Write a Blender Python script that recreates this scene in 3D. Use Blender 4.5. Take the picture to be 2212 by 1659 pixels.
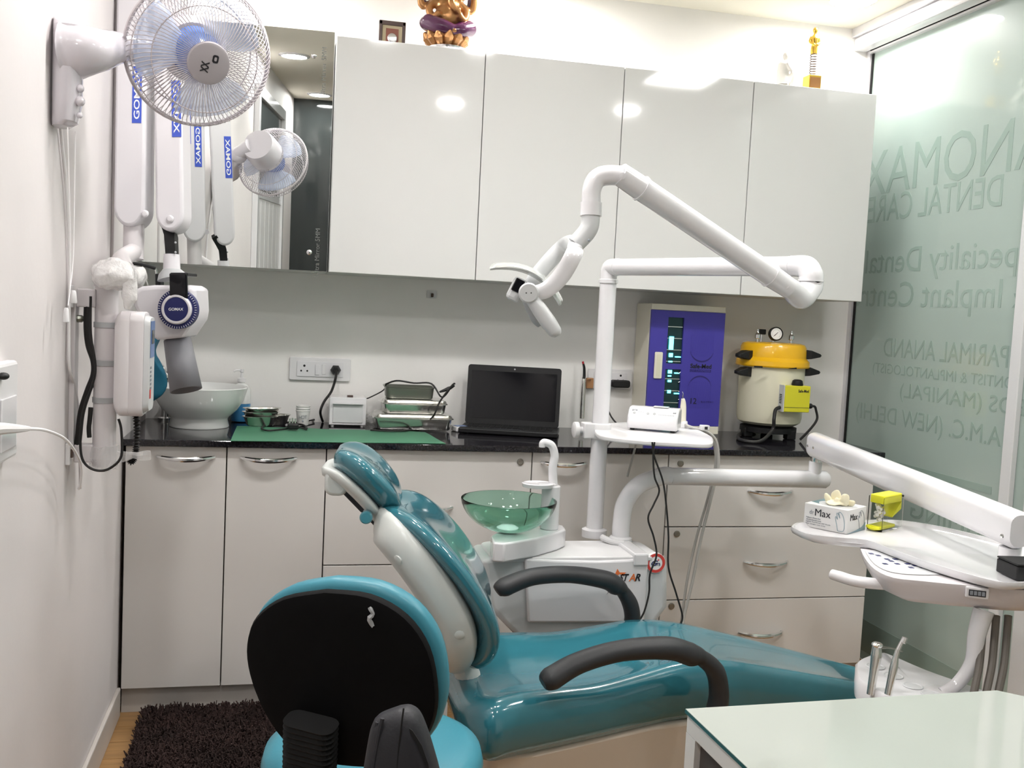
import bpy, math, random
from mathutils import Vector, Matrix, noise
V = Vector
random.seed(7)
for o in list(bpy.data.objects): bpy.data.objects.remove(o)
scn = bpy.context.scene
COL = scn.collection
PI = math.pi

# ------------------------------------------------------------------ camera
CX, CY, F = 1106.0, 829.5, 2134.0
YAW, PIT, ROL = map(math.radians, (13.06, -4.22, 2.83))
CAM = V((0.447, -3.06, 1.268))
fw = V((math.sin(YAW)*math.cos(PIT), math.cos(YAW)*math.cos(PIT), math.sin(PIT)))
_r = V((math.cos(YAW), -math.sin(YAW), 0)); _u = _r.cross(fw)
rt = math.cos(ROL)*_r + math.sin(ROL)*_u
up = -math.sin(ROL)*_r + math.cos(ROL)*_u
cam = bpy.data.cameras.new('camera'); cam.sensor_width = 36; cam.sensor_fit = 'HORIZONTAL'
cam.lens = F/2212*36; cam.clip_start = .02
co = bpy.data.objects.new('camera', cam); COL.objects.link(co)
co.matrix_world = Matrix(((rt.x, up.x, -fw.x, CAM.x), (rt.y, up.y, -fw.y, CAM.y), (rt.z, up.z, -fw.z, CAM.z), (0, 0, 0, 1)))
scn.camera = co

# ------------------------------------------------------------------ world, exposure
w = bpy.data.worlds.new('world'); scn.world = w; w.use_nodes = True
w.node_tree.nodes['Background'].inputs[0].default_value = (.9, .96, 1, 1)
w.node_tree.nodes['Background'].inputs[1].default_value = .5
vs = scn.view_settings
vs.view_transform = 'Standard'; vs.look = 'None'; vs.gamma = 1; vs.exposure = 0.66; vs.use_curve_mapping = False
LAMP = 125.0          # radiance of the ceiling downlights
# ceiling lamps: round downlights (x, y), the second row added to brighten the cabinets; the lamps themselves are built further down
DOWNLIGHTS_AND_FILL = [(2.38, .20), (1.27, .22), (.24, .22), (.36, -.97), (1.25, -.95), (.82, -.92), (2.28, -1.91), (1.32, -2.18), (.175, -2.07), (.185, -3.39)]
PANEL = (2.27, -1.09)
CEIL = 2.43; XL = -.01; YB = .505; XG = 2.65; YR = -3.65; ZC = .84

# ------------------------------------------------------------------ pixel helpers (a pixel gives a ray; a plane gives the distance)
def ray(x, y): return fw + ((x-CX)/F)*rt - ((y-CY)/F)*up
def onX(x, y, X): d = ray(x, y); return CAM + d*((X-CAM.x)/d.x)
def onY(x, y, Y): d = ray(x, y); return CAM + d*((Y-CAM.y)/d.y)
def onZ(x, y, Z): d = ray(x, y); return CAM + d*((Z-CAM.z)/d.z)
def at(x, y, t): return CAM + ray(x, y)*t
def onP(x, y, P, n): d = ray(x, y); return CAM + d*((P-CAM).dot(n)/d.dot(n))

# ------------------------------------------------------------------ materials
def mat(name, col, rough=.5, metal=0, bump=0, bscale=40, var=0, vscale=6, coat=0, emit=0, trans=0, ior=1.45, alpha=1, spec=.5, sheen=0, stretch=None):
    m = bpy.data.materials.new(name); m.use_nodes = True
    nt = m.node_tree; b = nt.nodes['Principled BSDF']
    c = (*col, 1)
    b.inputs['Base Color'].default_value = c
    b.inputs['Roughness'].default_value = rough; b.inputs['Metallic'].default_value = metal
    b.inputs['Coat Weight'].default_value = coat; b.inputs['Coat Roughness'].default_value = .04
    b.inputs['Transmission Weight'].default_value = trans; b.inputs['IOR'].default_value = ior
    b.inputs['Alpha'].default_value = alpha; b.inputs['Specular IOR Level'].default_value = spec
    b.inputs['Sheen Weight'].default_value = sheen
    if emit:
        b.inputs['Emission Color'].default_value = c; b.inputs['Emission Strength'].default_value = emit
    tc = None
    if bump or var:
        tc = nt.nodes.new('ShaderNodeTexCoord'); src = tc.outputs['Object']
        if stretch:
            mp = nt.nodes.new('ShaderNodeMapping'); mp.inputs['Scale'].default_value = stretch
            nt.links.new(src, mp.inputs[0]); src = mp.outputs[0]
    if var:
        n = nt.nodes.new('ShaderNodeTexNoise'); n.inputs['Scale'].default_value = vscale; n.inputs['Detail'].default_value = 4
        nt.links.new(src, n.inputs['Vector'])
        rp = nt.nodes.new('ShaderNodeValToRGB')
        rp.color_ramp.elements[0].position = .3; rp.color_ramp.elements[1].position = .7
        rp.color_ramp.elements[0].color = tuple(max(0, x*(1-var)) for x in col)+(1,)
        rp.color_ramp.elements[1].color = tuple(min(1, x*(1+var)) for x in col)+(1,)
        nt.links.new(n.outputs['Fac'], rp.inputs[0]); nt.links.new(rp.outputs[0], b.inputs['Base Color'])
    if bump:
        n2 = nt.nodes.new('ShaderNodeTexNoise'); n2.inputs['Scale'].default_value = bscale; n2.inputs['Detail'].default_value = 3
        nt.links.new(src, n2.inputs['Vector'])
        bp = nt.nodes.new('ShaderNodeBump'); bp.inputs['Strength'].default_value = bump; bp.inputs['Distance'].default_value = .004
        nt.links.new(n2.outputs['Fac'], bp.inputs['Height']); nt.links.new(bp.outputs[0], b.inputs['Normal'])
    return m
K = {}
def _later(): K['stool_shell'] = mat('stool_shell', (.0045, .0045, .005), .7, spec=.12)
def mk(n, *a, **k): K[n] = mat(n, *a, **k)
mk('wall', (.82, .805, .785), .7, bump=.08, bscale=60, var=.02)
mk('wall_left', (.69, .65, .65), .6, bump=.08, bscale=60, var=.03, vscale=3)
mk('ceiling', (.72, .69, .60), .8)
mk('granite', (.012, .011, .014), .06, var=.9, vscale=160, spec=.6)
mk('laminate_gloss', (.69, .69, .68), .07, spec=.5)
mk('laminate', (.66, .635, .615), .35, var=.015, vscale=3)
mk('carcass', (.10, .075, .06), .7)
mk('carcass_white', (.62, .62, .60), .5)
mk('plinth', (.52, .49, .46), .6, var=.08, vscale=5)
mk('chrome', (.82, .82, .82), .12, metal=1)
mk('steel', (.72, .71, .68), .2, metal=1, bump=.25, bscale=30)
mk('steel_dark', (.20, .21, .18), .3, metal=.7)
mk('brass_lock', (.30, .28, .25), .35, metal=.8)
mk('mirror', (.86, .89, .87), .0, metal=1)
mk('mirror_etch', (.16, .17, .16), .5)
mk('alu', (.74, .73, .75), .3, metal=.35)
mk('white_paint', (.73, .72, .74), .18, coat=.5)
mk('white_plastic', (.70, .69, .70), .3)
mk('white_gloss', (.72, .71, .73), .12, coat=.4)
mk('pinkish_white', (.68, .645, .66), .35)
mk('xray_white', (.70, .68, .71), .22)
mk('ivory', (.80, .76, .64), .35)
mk('cream', (.75, .72, .56), .35)
mk('teal_vinyl', (.030, .165, .212), .16, coat=.8, bump=.03, bscale=90, var=.05)
mk('teal_stool', (.045, .235, .31), .36, bump=.05, bscale=200)
mk('film', (.07, .26, .32), .08, coat=1)
mk('black_plastic', (.005, .005, .006), .5, bump=.04, bscale=200)
mk('black_matte', (.005, .005, .0055), .75)
mk('black_gloss', (.006, .006, .008), .07)
mk('grey_soft', (.022, .022, .027), .55, bump=.1, bscale=300)
mk('arm_grey', (.024, .025, .028), .48, bump=.05, bscale=250)
mk('shell_grey', (.62, .64, .62), .28)
mk('chair_body', (.66, .60, .53), .3)
mk('porcelain', (.74, .75, .74), .12, coat=.5)
mk('grey_cone', (.19, .19, .21), .5)
mk('grey_plastic', (.42, .43, .44), .35)
mk('light_grey', (.60, .61, .62), .3)
mk('navy', (.018, .022, .11), .35)
mk('blue_sticker', (.055, .10, .52), .4)
mk('print_white', (.85, .85, .85), .5)
mk('print_black', (.015, .015, .02), .5)
mk('print_grey', (.25, .27, .3), .5)
mk('print_red', (.62, .06, .05), .45)
mk('print_orange', (.75, .18, .05), .45)
mk('violet', (.06, .048, .34), .32, var=.03)
mk('violet_dark', (.03, .022, .16), .4)
mk('chamber_inside', (.02, .05, .055), .25, metal=.4)
mk('uv_tube', (.12, .85, .95), .4, emit=3.0)
mk('yellow', (.85, .47, .01), .25, coat=.3)
mk('yellow_box', (.66, .62, .03), .4)
mk('lemon', (.80, .78, .02), .3)
mk('brown', (.08, .05, .04), .5)
mk('wood_brown', (.36, .18, .08), .5)
mk('red', (.45, .02, .03), .4)
mk('green_sheet', (.055, .19, .11), .6, bump=.25, bscale=9, var=.06)
mk('rubber_cable', (.012, .011, .011), .5)
mk('grey_hose', (.42, .41, .39), .5)
mk('dark_hose', (.13, .115, .10), .5)
mk('white_cable', (.84, .82, .83), .45)
mk('apron', (.005, .10, .17), .7, bump=.3, bscale=25)
mk('blue_liquid', (.05, .22, .45), .2)
mk('paper', (.68, .67, .66), .7)
mk('fan_grey', (.40, .37, .39), .35)
mk('fan_body', (.60, .57, .61), .16, coat=.5)
mk('fan_wire', (.52, .48, .50), .3)
mk('blue_hub', (.10, .18, .48), .2)
mk('gold', (.42, .21, .085), .3, metal=.75, bump=.25, bscale=60)
mk('bright_gold', (.85, .55, .10), .22, metal=.9, bump=.15, bscale=80)
mk('purple', (.075, .012, .06), .2, coat=.6, bump=.3, bscale=50)
mk('silver_foil', (.75, .75, .77), .2, metal=1, bump=.5, bscale=50)
mk('plaster', (.82, .79, .74), .55)
mk('glass_desk', (.43, .46, .42), .04, coat=.6)
mk('glass_edge', (.02, .07, .06), .15)
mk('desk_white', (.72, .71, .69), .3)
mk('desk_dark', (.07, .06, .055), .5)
mk('dark_glass', (.035, .04, .04), .06)
mk('wood_plank', (.34, .19, .075), .35, var=.22, vscale=5, stretch=(1, 14, 1), bump=.1, bscale=20)
mk('grout', (.10, .06, .03), .7)
mk('skirting', (.56, .52, .49), .35, var=.04)
mk('rug_base', (.02, .011, .010), .9)
mk('rug_pile', (.034, .018, .016), .9, var=.35, vscale=9)
mk('lettering', (.26, .35, .31), .35, coat=1)
mk('downlight_lens', (1, .98, .955), .5, emit=LAMP)
mk('panel_lens', (1, .98, .95), .5, emit=30)
mk('glove_latex', (.82, .76, .56), .6)
mk('box_grey_art', (.23, .33, .38), .5)
mk('red_frame', (.20, .07, .05), .5)
mk('beige_mat', (.55, .48, .32), .6)
mk('dark_frame', (.07, .045, .04), .4)
mk('lcd', (.12, .20, .42), .3)
def glassy(name, col, rough=0, ior=1.45, shadow=True):
    m = mat(name, col, rough, trans=1, ior=ior); return m
K['green_glass'] = glassy('green_glass', (.47, .76, .64), 0, 1.3)
K['clear_plastic'] = glassy('clear_plastic', (.97, .98, .97), .02, 1.12)
K['shield'] = mat('shield', (.74, .77, .75), .06, metal=.55)
def film_mat():
    m = bpy.data.materials.new('fan_blade'); m.use_nodes = True; nt = m.node_tree; b = nt.nodes['Principled BSDF']
    b.inputs['Base Color'].default_value = (.60, .68, .86, 1); b.inputs['Roughness'].default_value = .15
    b.inputs['Alpha'].default_value = .42; return m
K['fan_blade'] = film_mat()
K['bubble'] = mat('bubble', (.86, .84, .84), .18, bump=1.0, bscale=70, alpha=.8)
K['wrap'] = mat('wrap', (.85, .84, .84), .12, bump=.6, bscale=40, alpha=.3)
def frosted():
    m = bpy.data.materials.new('frosted_glass'); m.use_nodes = True; nt = m.node_tree; b = nt.nodes['Principled BSDF']
    b.inputs['Base Color'].default_value = (.42, .51, .47, 1); b.inputs['Roughness'].default_value = .42
    b.inputs['Coat Weight'].default_value = 1; b.inputs['Coat Roughness'].default_value = .015; b.inputs['Coat IOR'].default_value = 1.5
    tr = nt.nodes.new('ShaderNodeBsdfTranslucent'); tr.inputs[0].default_value = (.5, .62, .57, 1)
    mx = nt.nodes.new('ShaderNodeMixShader'); mx.inputs[0].default_value = .22
    out = nt.nodes['Material Output']
    nt.links.new(b.outputs[0], mx.inputs[1]); nt.links.new(tr.outputs[0], mx.inputs[2]); nt.links.new(mx.outputs[0], out.inputs[0])
    return m
K['frosted'] = frosted(); _later()

# ------------------------------------------------------------------ mesh helpers
def basis(d):
    d = d.normalized(); a = V((0, 0, 1)) if abs(d.z) < .9 else V((1, 0, 0))
    x = a.cross(d).normalized(); return x, d.cross(x).normalized(), d
def smooth_path(pts, k=6):
    pts = [V(p) for p in pts]; out = []
    n = len(pts)
    for i in range(n-1):
        p0 = pts[max(i-1, 0)]; p1 = pts[i]; p2 = pts[i+1]; p3 = pts[min(i+2, n-1)]
        for j in range(k):
            t = j/k
            out.append(.5*((2*p1)+(p2-p0)*t+(2*p0-5*p1+4*p2-p3)*t*t+(3*p1-p0-3*p2+p3)*t**3))
    out.append(pts[-1]); return out
def lerp_list(vals, n):
    out = []
    for i in range(n):
        f = i/(n-1)*(len(vals)-1); j = min(int(f), len(vals)-2); out.append(vals[j]+(vals[j+1]-vals[j])*(f-j))
    return out
class M:
    def __init__(s): s.v = []; s.f = []
    def add(s, vs, fs):
        o = len(s.v); s.v += [V(p) for p in vs]; s.f += [tuple(i+o for i in f) for f in fs]; return s
    def hexa(s, p):     # 8 corners: bottom 4 ccw, top 4 ccw
        return s.add(p, [(3, 2, 1, 0), (4, 5, 6, 7), (0, 1, 5, 4), (1, 2, 6, 5), (2, 3, 7, 6), (3, 0, 4, 7)])
    def box(s, x0, x1, y0, y1, z0, z1):
        return s.hexa([(x0, y0, z0), (x1, y0, z0), (x1, y1, z0), (x0, y1, z0), (x0, y0, z1), (x1, y0, z1), (x1, y1, z1), (x0, y1, z1)])
    def obox(s, c, ax, ay, az, sx, sy, sz):   # oriented box, full sizes
        c = V(c); ax = ax*sx/2; ay = ay*sy/2; az = az*sz/2
        return s.hexa([c-ax-ay-az, c+ax-ay-az, c+ax+ay-az, c-ax+ay-az, c-ax-ay+az, c+ax-ay+az, c+ax+ay+az, c-ax+ay+az])
    def loft(s, rings, cap=True, closed=True):
        n = len(rings[0]); vs = [p for r in rings for p in r]; fs = []
        for i in range(len(rings)-1):
            for j in range(n if closed else n-1):
                k = (j+1) % n; fs.append((i*n+j, i*n+k, (i+1)*n+k, (i+1)*n+j))
        if cap: fs.append(tuple(range(n-1, -1, -1))); fs.append(tuple((len(rings)-1)*n+j for j in range(n)))
        return s.add(vs, fs)
    def tube(s, pts, r, n=12, cap=True, smooth=0, flat=None):
        pts = [V(p) for p in pts]
        if smooth: pts = smooth_path(pts, smooth)
        rs = lerp_list(list(r), len(pts)) if isinstance(r, (list, tuple)) else [r]*len(pts)
        rings = []; x = None
        for i, p in enumerate(pts):
            d = (pts[min(i+1, len(pts)-1)]-pts[max(i-1, 0)])
            if d.length < 1e-9: d = V((0, 0, 1))
            d.normalize()
            if x is None: x, y, _ = basis(d)
            else:
                x = (x-d*x.dot(d)).normalized(); y = d.cross(x)
            if flat:    # (width multiplier along flat dir, dir)
                fx = V(flat[1]); fx = (fx-d*fx.dot(d)).normalized(); fy = d.cross(fx)
                rings.append([p+fx*(rs[i]*flat[0]*math.cos(2*PI*k/n))+fy*(rs[i]*math.sin(2*PI*k/n)) for k in range(n)])
            else:
                rings.append([p+x*(rs[i]*math.cos(2*PI*k/n))+y*(rs[i]*math.sin(2*PI*k/n)) for k in range(n)])
        return s.loft(rings, cap)
    def cyl(s, a, b, r, r2=None, n=24): return s.tube([a, b], [r, r if r2 is None else r2], n)
    def lathe(s, prof, c, axis=(0, 0, 1), n=36, cap=True, sx=1, sy=1):
        c = V(c); x, y, d = basis(V(axis))
        if tuple(axis) == (0, 0, 1): x, y, d = V((1, 0, 0)), V((0, 1, 0)), V((0, 0, 1))
        rings = [[c+d*h+x*(sx*r*math.cos(2*PI*k/n))+y*(sy*r*math.sin(2*PI*k/n)) for k in range(n)] for r, h in prof]
        return s.loft(rings, cap)
    def prism(s, poly, ext):
        ext = V(ext); a = [V(p) for p in poly]; return s.loft([a, [p+ext for p in a]])
    def ball(s, c, rx, ry=None, rz=None, n=16, m=10, axes=None):
        ry = rx if ry is None else ry; rz = rx if rz is None else rz; c = V(c)
        ax, ay, az = axes or (V((1, 0, 0)), V((0, 1, 0)), V((0, 0, 1)))
        rings = []
        for i in range(m+1):
            th = PI*(i+.02)/(m+.04)
            rings.append([c+ax*(rx*math.sin(th)*math.cos(2*PI*k/n))+ay*(ry*math.sin(th)*math.sin(2*PI*k/n))-az*(rz*math.cos(th)) for k in range(n)])
        return s.loft(rings)
    def pillow(s, outline, nrm, hf, hb, rings=6, power=2.2, dish=0):
        """a closed outline in a plane swollen to both sides along nrm"""
        nrm = V(nrm).normalized(); o = [V(p) for p in outline]; c = sum(o, V())/len(o)
        R = []
        for i in range(rings):          # back to rim
            a = PI/2*(i/rings); k = math.sin(a)**(2/power) if a > 0 else .02; h = math.cos(a)**(2/power)
            R.append([c+(p-c)*max(k, .02)-nrm*hb*h for p in o])
        R.append(list(o))
        for i in range(rings-1, -1, -1):
            a = PI/2*(i/rings); k = math.sin(a)**(2/power) if a > 0 else .02; h = math.cos(a)**(2/power)
            R.append([c+(p-c)*max(k, .02)+nrm*hf*(h-dish*(1-k)) for p in o])
        return s.loft(R)
    def obj(s, name, m, parent=None, smooth=35, bevel=0, seg=2, sub=0, kind=None, remesh=0):
        me = bpy.data.meshes.new(name)
        lo = V((min(p.x for p in s.v), min(p.y for p in s.v), min(p.z for p in s.v)))
        hi = V((max(p.x for p in s.v), max(p.y for p in s.v), max(p.z for p in s.v)))
        org = V(((lo.x+hi.x)/2, (lo.y+hi.y)/2, lo.z))
        me.from_pydata([tuple(p-org) for p in s.v], [], s.f); me.update()
        import bmesh
        bm = bmesh.new(); bm.from_mesh(me); bmesh.ops.recalc_face_normals(bm, faces=bm.faces); bm.to_mesh(me); bm.free()
        if smooth:
            me.polygons.foreach_set('use_smooth', [True]*len(me.polygons)); me.set_sharp_from_angle(angle=math.radians(smooth))
        me.materials.append(K[m] if isinstance(m, str) else m)
        return link(me, name, org, parent, bevel, seg, sub, kind, remesh)
def link(me, name, org, parent=None, bevel=0, seg=2, sub=0, kind=None, remesh=0):
    o = bpy.data.objects.new(name, me); COL.objects.link(o)
    put(o, org, parent)
    if remesh:
        md = o.modifiers.new('remesh', 'REMESH'); md.mode = 'VOXEL'; md.voxel_size = remesh; md.use_smooth_shade = True
        md = o.modifiers.new('smooth', 'SMOOTH'); md.iterations = 4
    if bevel:
        md = o.modifiers.new('bevel', 'BEVEL'); md.width = bevel; md.segments = seg; md.limit_method = 'ANGLE'; md.angle_limit = math.radians(40)
    if sub:
        md = o.modifiers.new('sub', 'SUBSURF'); md.levels = sub; md.render_levels = sub
    if kind: o['kind'] = kind
    return o
def put(o, org, parent):
    org = V(org)
    if parent is not None:
        o.parent = parent; o.location = org-V(parent['_w'])
    else: o.location = org
    o['_w'] = tuple(org)
def tag(o, label, cat, group=None):
    o['label'] = label; o['category'] = cat
    if group: o['group'] = group
    return o
def thing(name, label, cat, loc, group=None):
    o = bpy.data.objects.new(name, None); COL.objects.link(o); o.empty_display_size = .05
    put(o, loc, None); return tag(o, label, cat, group)
def struct(o): o['kind'] = 'structure'; return o
def dup(o, delta=(0, 0, 0), parent=None, top=True):
    c = o.copy(); COL.objects.link(c)
    if top: c.location = o.location+V(delta); c['_w'] = tuple(V(o['_w'])+V(delta))
    else: c.parent = parent; c.location = o.location
    for ch in [x for x in bpy.data.objects if x.parent == o]: dup(ch, delta, c, False)
    return c
def text(name, s, m, parent, org, xd, yd, height=None, width=None, depth=.0006, align='CENTER', shear=0, bold=0):
    cu = bpy.data.curves.new(name, 'FONT'); cu.body = s; cu.align_x = align; cu.align_y = 'CENTER'; cu.size = 1; cu.shear = shear; cu.offset = bold
    cu.resolution_u = 3
    cu.extrude = .001
    t = bpy.data.objects.new('tmp', cu); COL.objects.link(t); bpy.context.view_layer.update()
    me = bpy.data.meshes.new_from_object(t); bpy.data.objects.remove(t)
    xs = [v.co.x for v in me.vertices]; ys = [v.co.y for v in me.vertices]
    W = max(xs)-min(xs); H = max(ys)-min(ys)
    sx = sy = None
    if width: sx = width/W
    if height: sy = height/H
    sx = sx or sy; sy = sy or sx
    xd = V(xd).normalized(); yd = V(yd).normalized(); zd = xd.cross(yd).normalized()
    cx = (max(xs)+min(xs))/2 if align == 'CENTER' else (min(xs) if align == 'LEFT' else max(xs)); cy = (max(ys)+min(ys))/2
    for v in me.vertices:
        c = v.co; v.co = xd*((c.x-cx)*sx)+yd*((c.y-cy)*sy)+zd*(depth if c.z > 0 else 0)
    me.name = name; me.materials.append(K[m])
    return link(me, name, org, parent)
def rrect(w, h, r, k=4):    # rounded rectangle outline in 2D, ccw, centred
    out = []
    for cx, cy, a0 in ((w/2-r, h/2-r, 0), (-w/2+r, h/2-r, 90), (-w/2+r, -h/2+r, 180), (w/2-r, -h/2+r, 270)):
        for i in range(k+1):
            a = math.radians(a0+90*i/k); out.append((cx+r*math.cos(a), cy+r*math.sin(a)))
    return out
X, Y, Z = V((1, 0, 0)), V((0, 1, 0)), V((0, 0, 1))
def plate(m, c, ax, ay, w, h, r, t, k=4):   # rounded slab in plane (ax, ay) extruded by t along ax x ay
    n = ax.cross(ay); c = V(c)
    return m.prism([c+ax*p[0]+ay*p[1] for p in rrect(w, h, r, k)], n*t)

# ================================================================== the room
fl = struct(M().box(XL, XG, YR, YB, -.05, -.004).obj('floor', 'grout', smooth=0))
plank_me = None
pw, pl = .105, .9
row = 0; y = YR
while y < YB-.01:
    x = XL-(row % 3)*.3
    while x < XG:
        x0 = max(x, XL); x1 = min(x+pl, XG)
        if x1-x0 > .03:
            M().box(x0+.001, x1-.001, y+.001, min(y+pw, YB)-.001, -.004, 0).obj('plank', 'wood_plank', fl, smooth=0)
        x += pl
    y += pw; row += 1
struct(M().box(XL-.1, XG+.12, YR-.1, YB+.1, CEIL, CEIL+.08).obj('ceiling', 'ceiling', smooth=0))
struct(M().box(XL-.1, XL, YR-.1, YB+.1, -.05, CEIL).obj('wall_left', 'wall_left', smooth=0))
struct(M().box(XL, XG+.1, YB, YB+.1, -.05, CEIL).obj('wall_back', 'wall', smooth=0))
struct(M().box(XL, XG+.1, YR-.1, YR, -.05, CEIL).obj('wall_rear', 'wall', smooth=0))
struct(M().box(XL, 1.0, YR, YR+.008, .0, CEIL-.002).obj('window_2', 'dark_glass', smooth=0))
struct(M().box(XL, XL+.012, YR, -.005, 0, .09).obj('baseboard_left', 'skirting', smooth=0, bevel=.004))
struct(M().box(0, 2.478, .025, .04, 0, .08).obj('baseboard_back', 'plinth', smooth=0))
# glass partition with lettering
win = struct(M().box(XG, XG+.012, YR, YB-.022, .0, CEIL-.08).obj('window_1', 'frosted', smooth=0))
M().box(XG-.012, XG+.03, YB-.022, YB, 0, CEIL-.08).obj('jamb', 'alu', win, smooth=0)
M().box(XG-.004, XG+.0, YB-.034, YB-.022, 0, CEIL-.09).obj('gasket', 'black_matte', win, smooth=0)
M().box(XG-.02, XG, -.475, -.43, 0, CEIL-.08).obj('stile', 'light_grey', win, smooth=0, bevel=.003)
M().box(XG-.012, XG, -.60, -.53, 0, CEIL-.08).obj('stile', 'light_grey', win, smooth=0, bevel=.003)
trm = struct(M().box(XG-.085, XG+.03, YR, YB, CEIL-.035, CEIL).obj('trim_1', 'alu', smooth=0, bevel=.003))
M().box(XG-.075, XG-.018, YR, YB, CEIL-.085, CEIL-.036).obj('rail_cover', 'white_paint', trm, smooth=0, bevel=.008)
M().box(XG-.012, XG-.002, YR, YB-.02, CEIL-.085, CEIL-.036).obj('rail_groove', 'black_matte', trm, smooth=0)
M().box(XG-.018, XG+.02, YR, YB-.02, CEIL-.093, CEIL-.086).obj('rail_lip', 'alu', trm, smooth=0)
def glass_line(s, pa, pb, hpx):      # baseline pixels of the first (nearer) and last letter, letter height in pixels
    a = onX(*pa, XG); b = onX(*pb, XG); c = (a+b)/2
    h = (onX(pb[0], pb[1]-hpx, XG)-b).z
    text('lettering', s, 'lettering', win, (XG-.0008, c.y, c.z+h/2), Y, Z, height=h, width=abs(b.y-a.y), depth=.0007)
glass_line('ANOMAX', (2268, 360), (1862, 424), 92)
glass_line('DENTAL CARE', (2163, 446), (1874, 482), 56)
glass_line('Speciality Dental', (2226, 600), (1868, 604), 66)
glass_line('& Implant Centre', (2226, 684), (1840, 680), 66)
glass_line('PARIMAL ANAND', (2176, 794), (1908, 770), 40)
glass_line('DONTIST & IMPLANTOLOGIST)', (2210, 842), (1884, 818), 28)
glass_line('BDS (MANIPAL)', (2212, 900), (1942, 878), 42)
glass_line('A.M.C. (NEW DELHI)', (2160, 975), (1848, 916), 46)
glass_line('TIMING', (2130, 1160), (1965, 1128), 44)
a = onX(1919, 1000, XG); b = onX(2142, 1058, XG)
M().box(XG-.001, XG, b.y, a.y+.05, a.z-.012, a.z+.012).obj('stripe', 'lettering', win, smooth=0)
a = onX(1880, 1380, XG)
M().box(XG-.001, XG, -.4, a.y+.1, a.z-.06, a.z+.06).obj('stripe', 'lettering', win, smooth=0)

# glazed side door on the left wall behind the camera (seen in the mirror)
dr = struct(M().box(XL, XL+.03, -2.02, -1.97, 0, 2.26).box(XL, XL+.03, -3.02, -2.97, 0, 2.26).box(XL, XL+.03, -2.97, -2.02, 2.20, 2.26).obj('door_1', 'white_paint', smooth=0, bevel=.003))
M().box(XL+.001, XL+.012, -2.97, -2.02, 1.72, 2.20).obj('pane', 'dark_glass', dr, smooth=0)
M().box(XL+.001, XL+.02, -2.97, -2.02, 1.68, 1.72).obj('rail', 'white_paint', dr, smooth=0)
for i in range(6):
    M().box(XL+.001, XL+.016, -2.97+i*.1583+.003, -2.97+(i+1)*.1583-.003, 0.01, 1.68).obj('panel', 'white_plastic', dr, smooth=0, bevel=.004)
M().cyl((XL+.016, -2.1, 1.0), (XL+.05, -2.1, 1.0), .008, n=10).box(XL+.045, XL+.06, -2.2, -2.09, .99, 1.01).obj('handle', 'chrome', dr, smooth=0)
dr2 = struct(M().box(1.05, 1.10, YR, YR+.03, 0, 2.05).box(2.0, 2.05, YR, YR+.03, 0, 2.05).box(1.10, 2.0, YR, YR+.03, 2.0, 2.05).obj('door_2', 'grey_plastic', smooth=0))
M().box(1.10, 2.0, YR+.001, YR+.012, .01, 2.0).obj('panel', 'white_plastic', dr2, smooth=0)
M().cyl((1.17, YR+.012, 1.0), (1.17, YR+.05, 1.0), .009, n=10).obj('handle', 'chrome', dr2)

# downlights, the second row of them added as fill
for (x, y) in DOWNLIGHTS_AND_FILL:
    t = thing('downlight', 'round recessed downlight with bright lens in the ceiling, one of a set with added fill lamps', 'ceiling light', (x, y, CEIL-.006), 'round ceiling downlights')
    M().lathe([(.082, 0), (.082, -.004), (.066, -.009), (.064, -.003), (.066, 0)], (x, y, CEIL), cap=False).obj('rim', 'white_paint', t)
    M().lathe([(.0645, -.003), (.0645, -.0055), (.001, -.0055)], (x, y, CEIL), n=32).obj('lens', 'downlight_lens', t, smooth=0)
px_, py_ = PANEL
t = thing('ceiling_panel_light', 'square white panel lamp in the ceiling above the dental chair', 'ceiling light', (px_, py_, CEIL-.012))
M().box(px_-.16, px_+.16, py_-.16, py_+.16, CEIL-.01, CEIL).obj('frame', 'white_paint', t, smooth=0)
M().box(px_-.145, px_+.145, py_-.145, py_+.145, CEIL-.012, CEIL-.0101).obj('lens', 'panel_lens', t, smooth=0)

# ================================================================== base cabinets
def bow_handle(xa, xb, yf, z, parent, sag=.006):
    n = 10; pts = []
    for i in range(n+1):
        u = i/n; s = math.sin(PI*u)
        pts.append((xa+(xb-xa)*u, yf-.004-.026*s**.6, z-sag*s+.003))
    o = M().tube([(xa+.002, yf+.001, z+.003)]+pts+[(xb-.002, yf+.001, z+.003)], [.0045]+[.0045, .006, .0068, .0075, .0075, .0078, .0075, .0075, .0068, .006, .0045]+[.0045], 8).obj('handle', 'chrome', parent)
    o['label'] = 'chrome bow handle'
def lock(x, z, parent):
    M().lathe([(.011, .002), (.011, -.003), (.008, -.004), (.0075, -.003), (.002, -.003), (.0015, -.0025)], (x, -.0, z), (0, 1, 0), n=20).obj('lock', 'brass_lock', parent)
G = .0018
def base_unit(x0, x1, label, fronts, handles, locks=()):
    t = thing('base_cabinet', label, 'cabinet', ((x0+x1)/2, .25, .08))
    M().box(x0+.001, x1-.001, .0185, YB-.002, .08, .8195).obj('carcass', 'carcass', t, smooth=0)
    fr = []
    for nm, z0, z1 in fronts:
        fr.append(M().box(x0+G, x1-G, 0, .018, z0+G, z1-G).obj(nm, 'laminate', t, smooth=0, bevel=.0012, seg=1))
    for k, xa, xb, z in handles: bow_handle(xa, xb, 0, z, fr[k])
    for k, x, z in locks: lock(x, z, fr[k])
    return t
def hz(p): q = onY(*p, -.02); return q.x, q.z
def hd(pa, pb): a = onY(*pa, -.02); b = onY(*pb, -.02); return a.x, b.x, (a.z+b.z)/2
base_unit(.0, .288, 'narrow white base cabinet with bow handle against the left wall', [('door', .08, .819)], [(0, *hd((338, 990), (462, 991)))])
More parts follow.
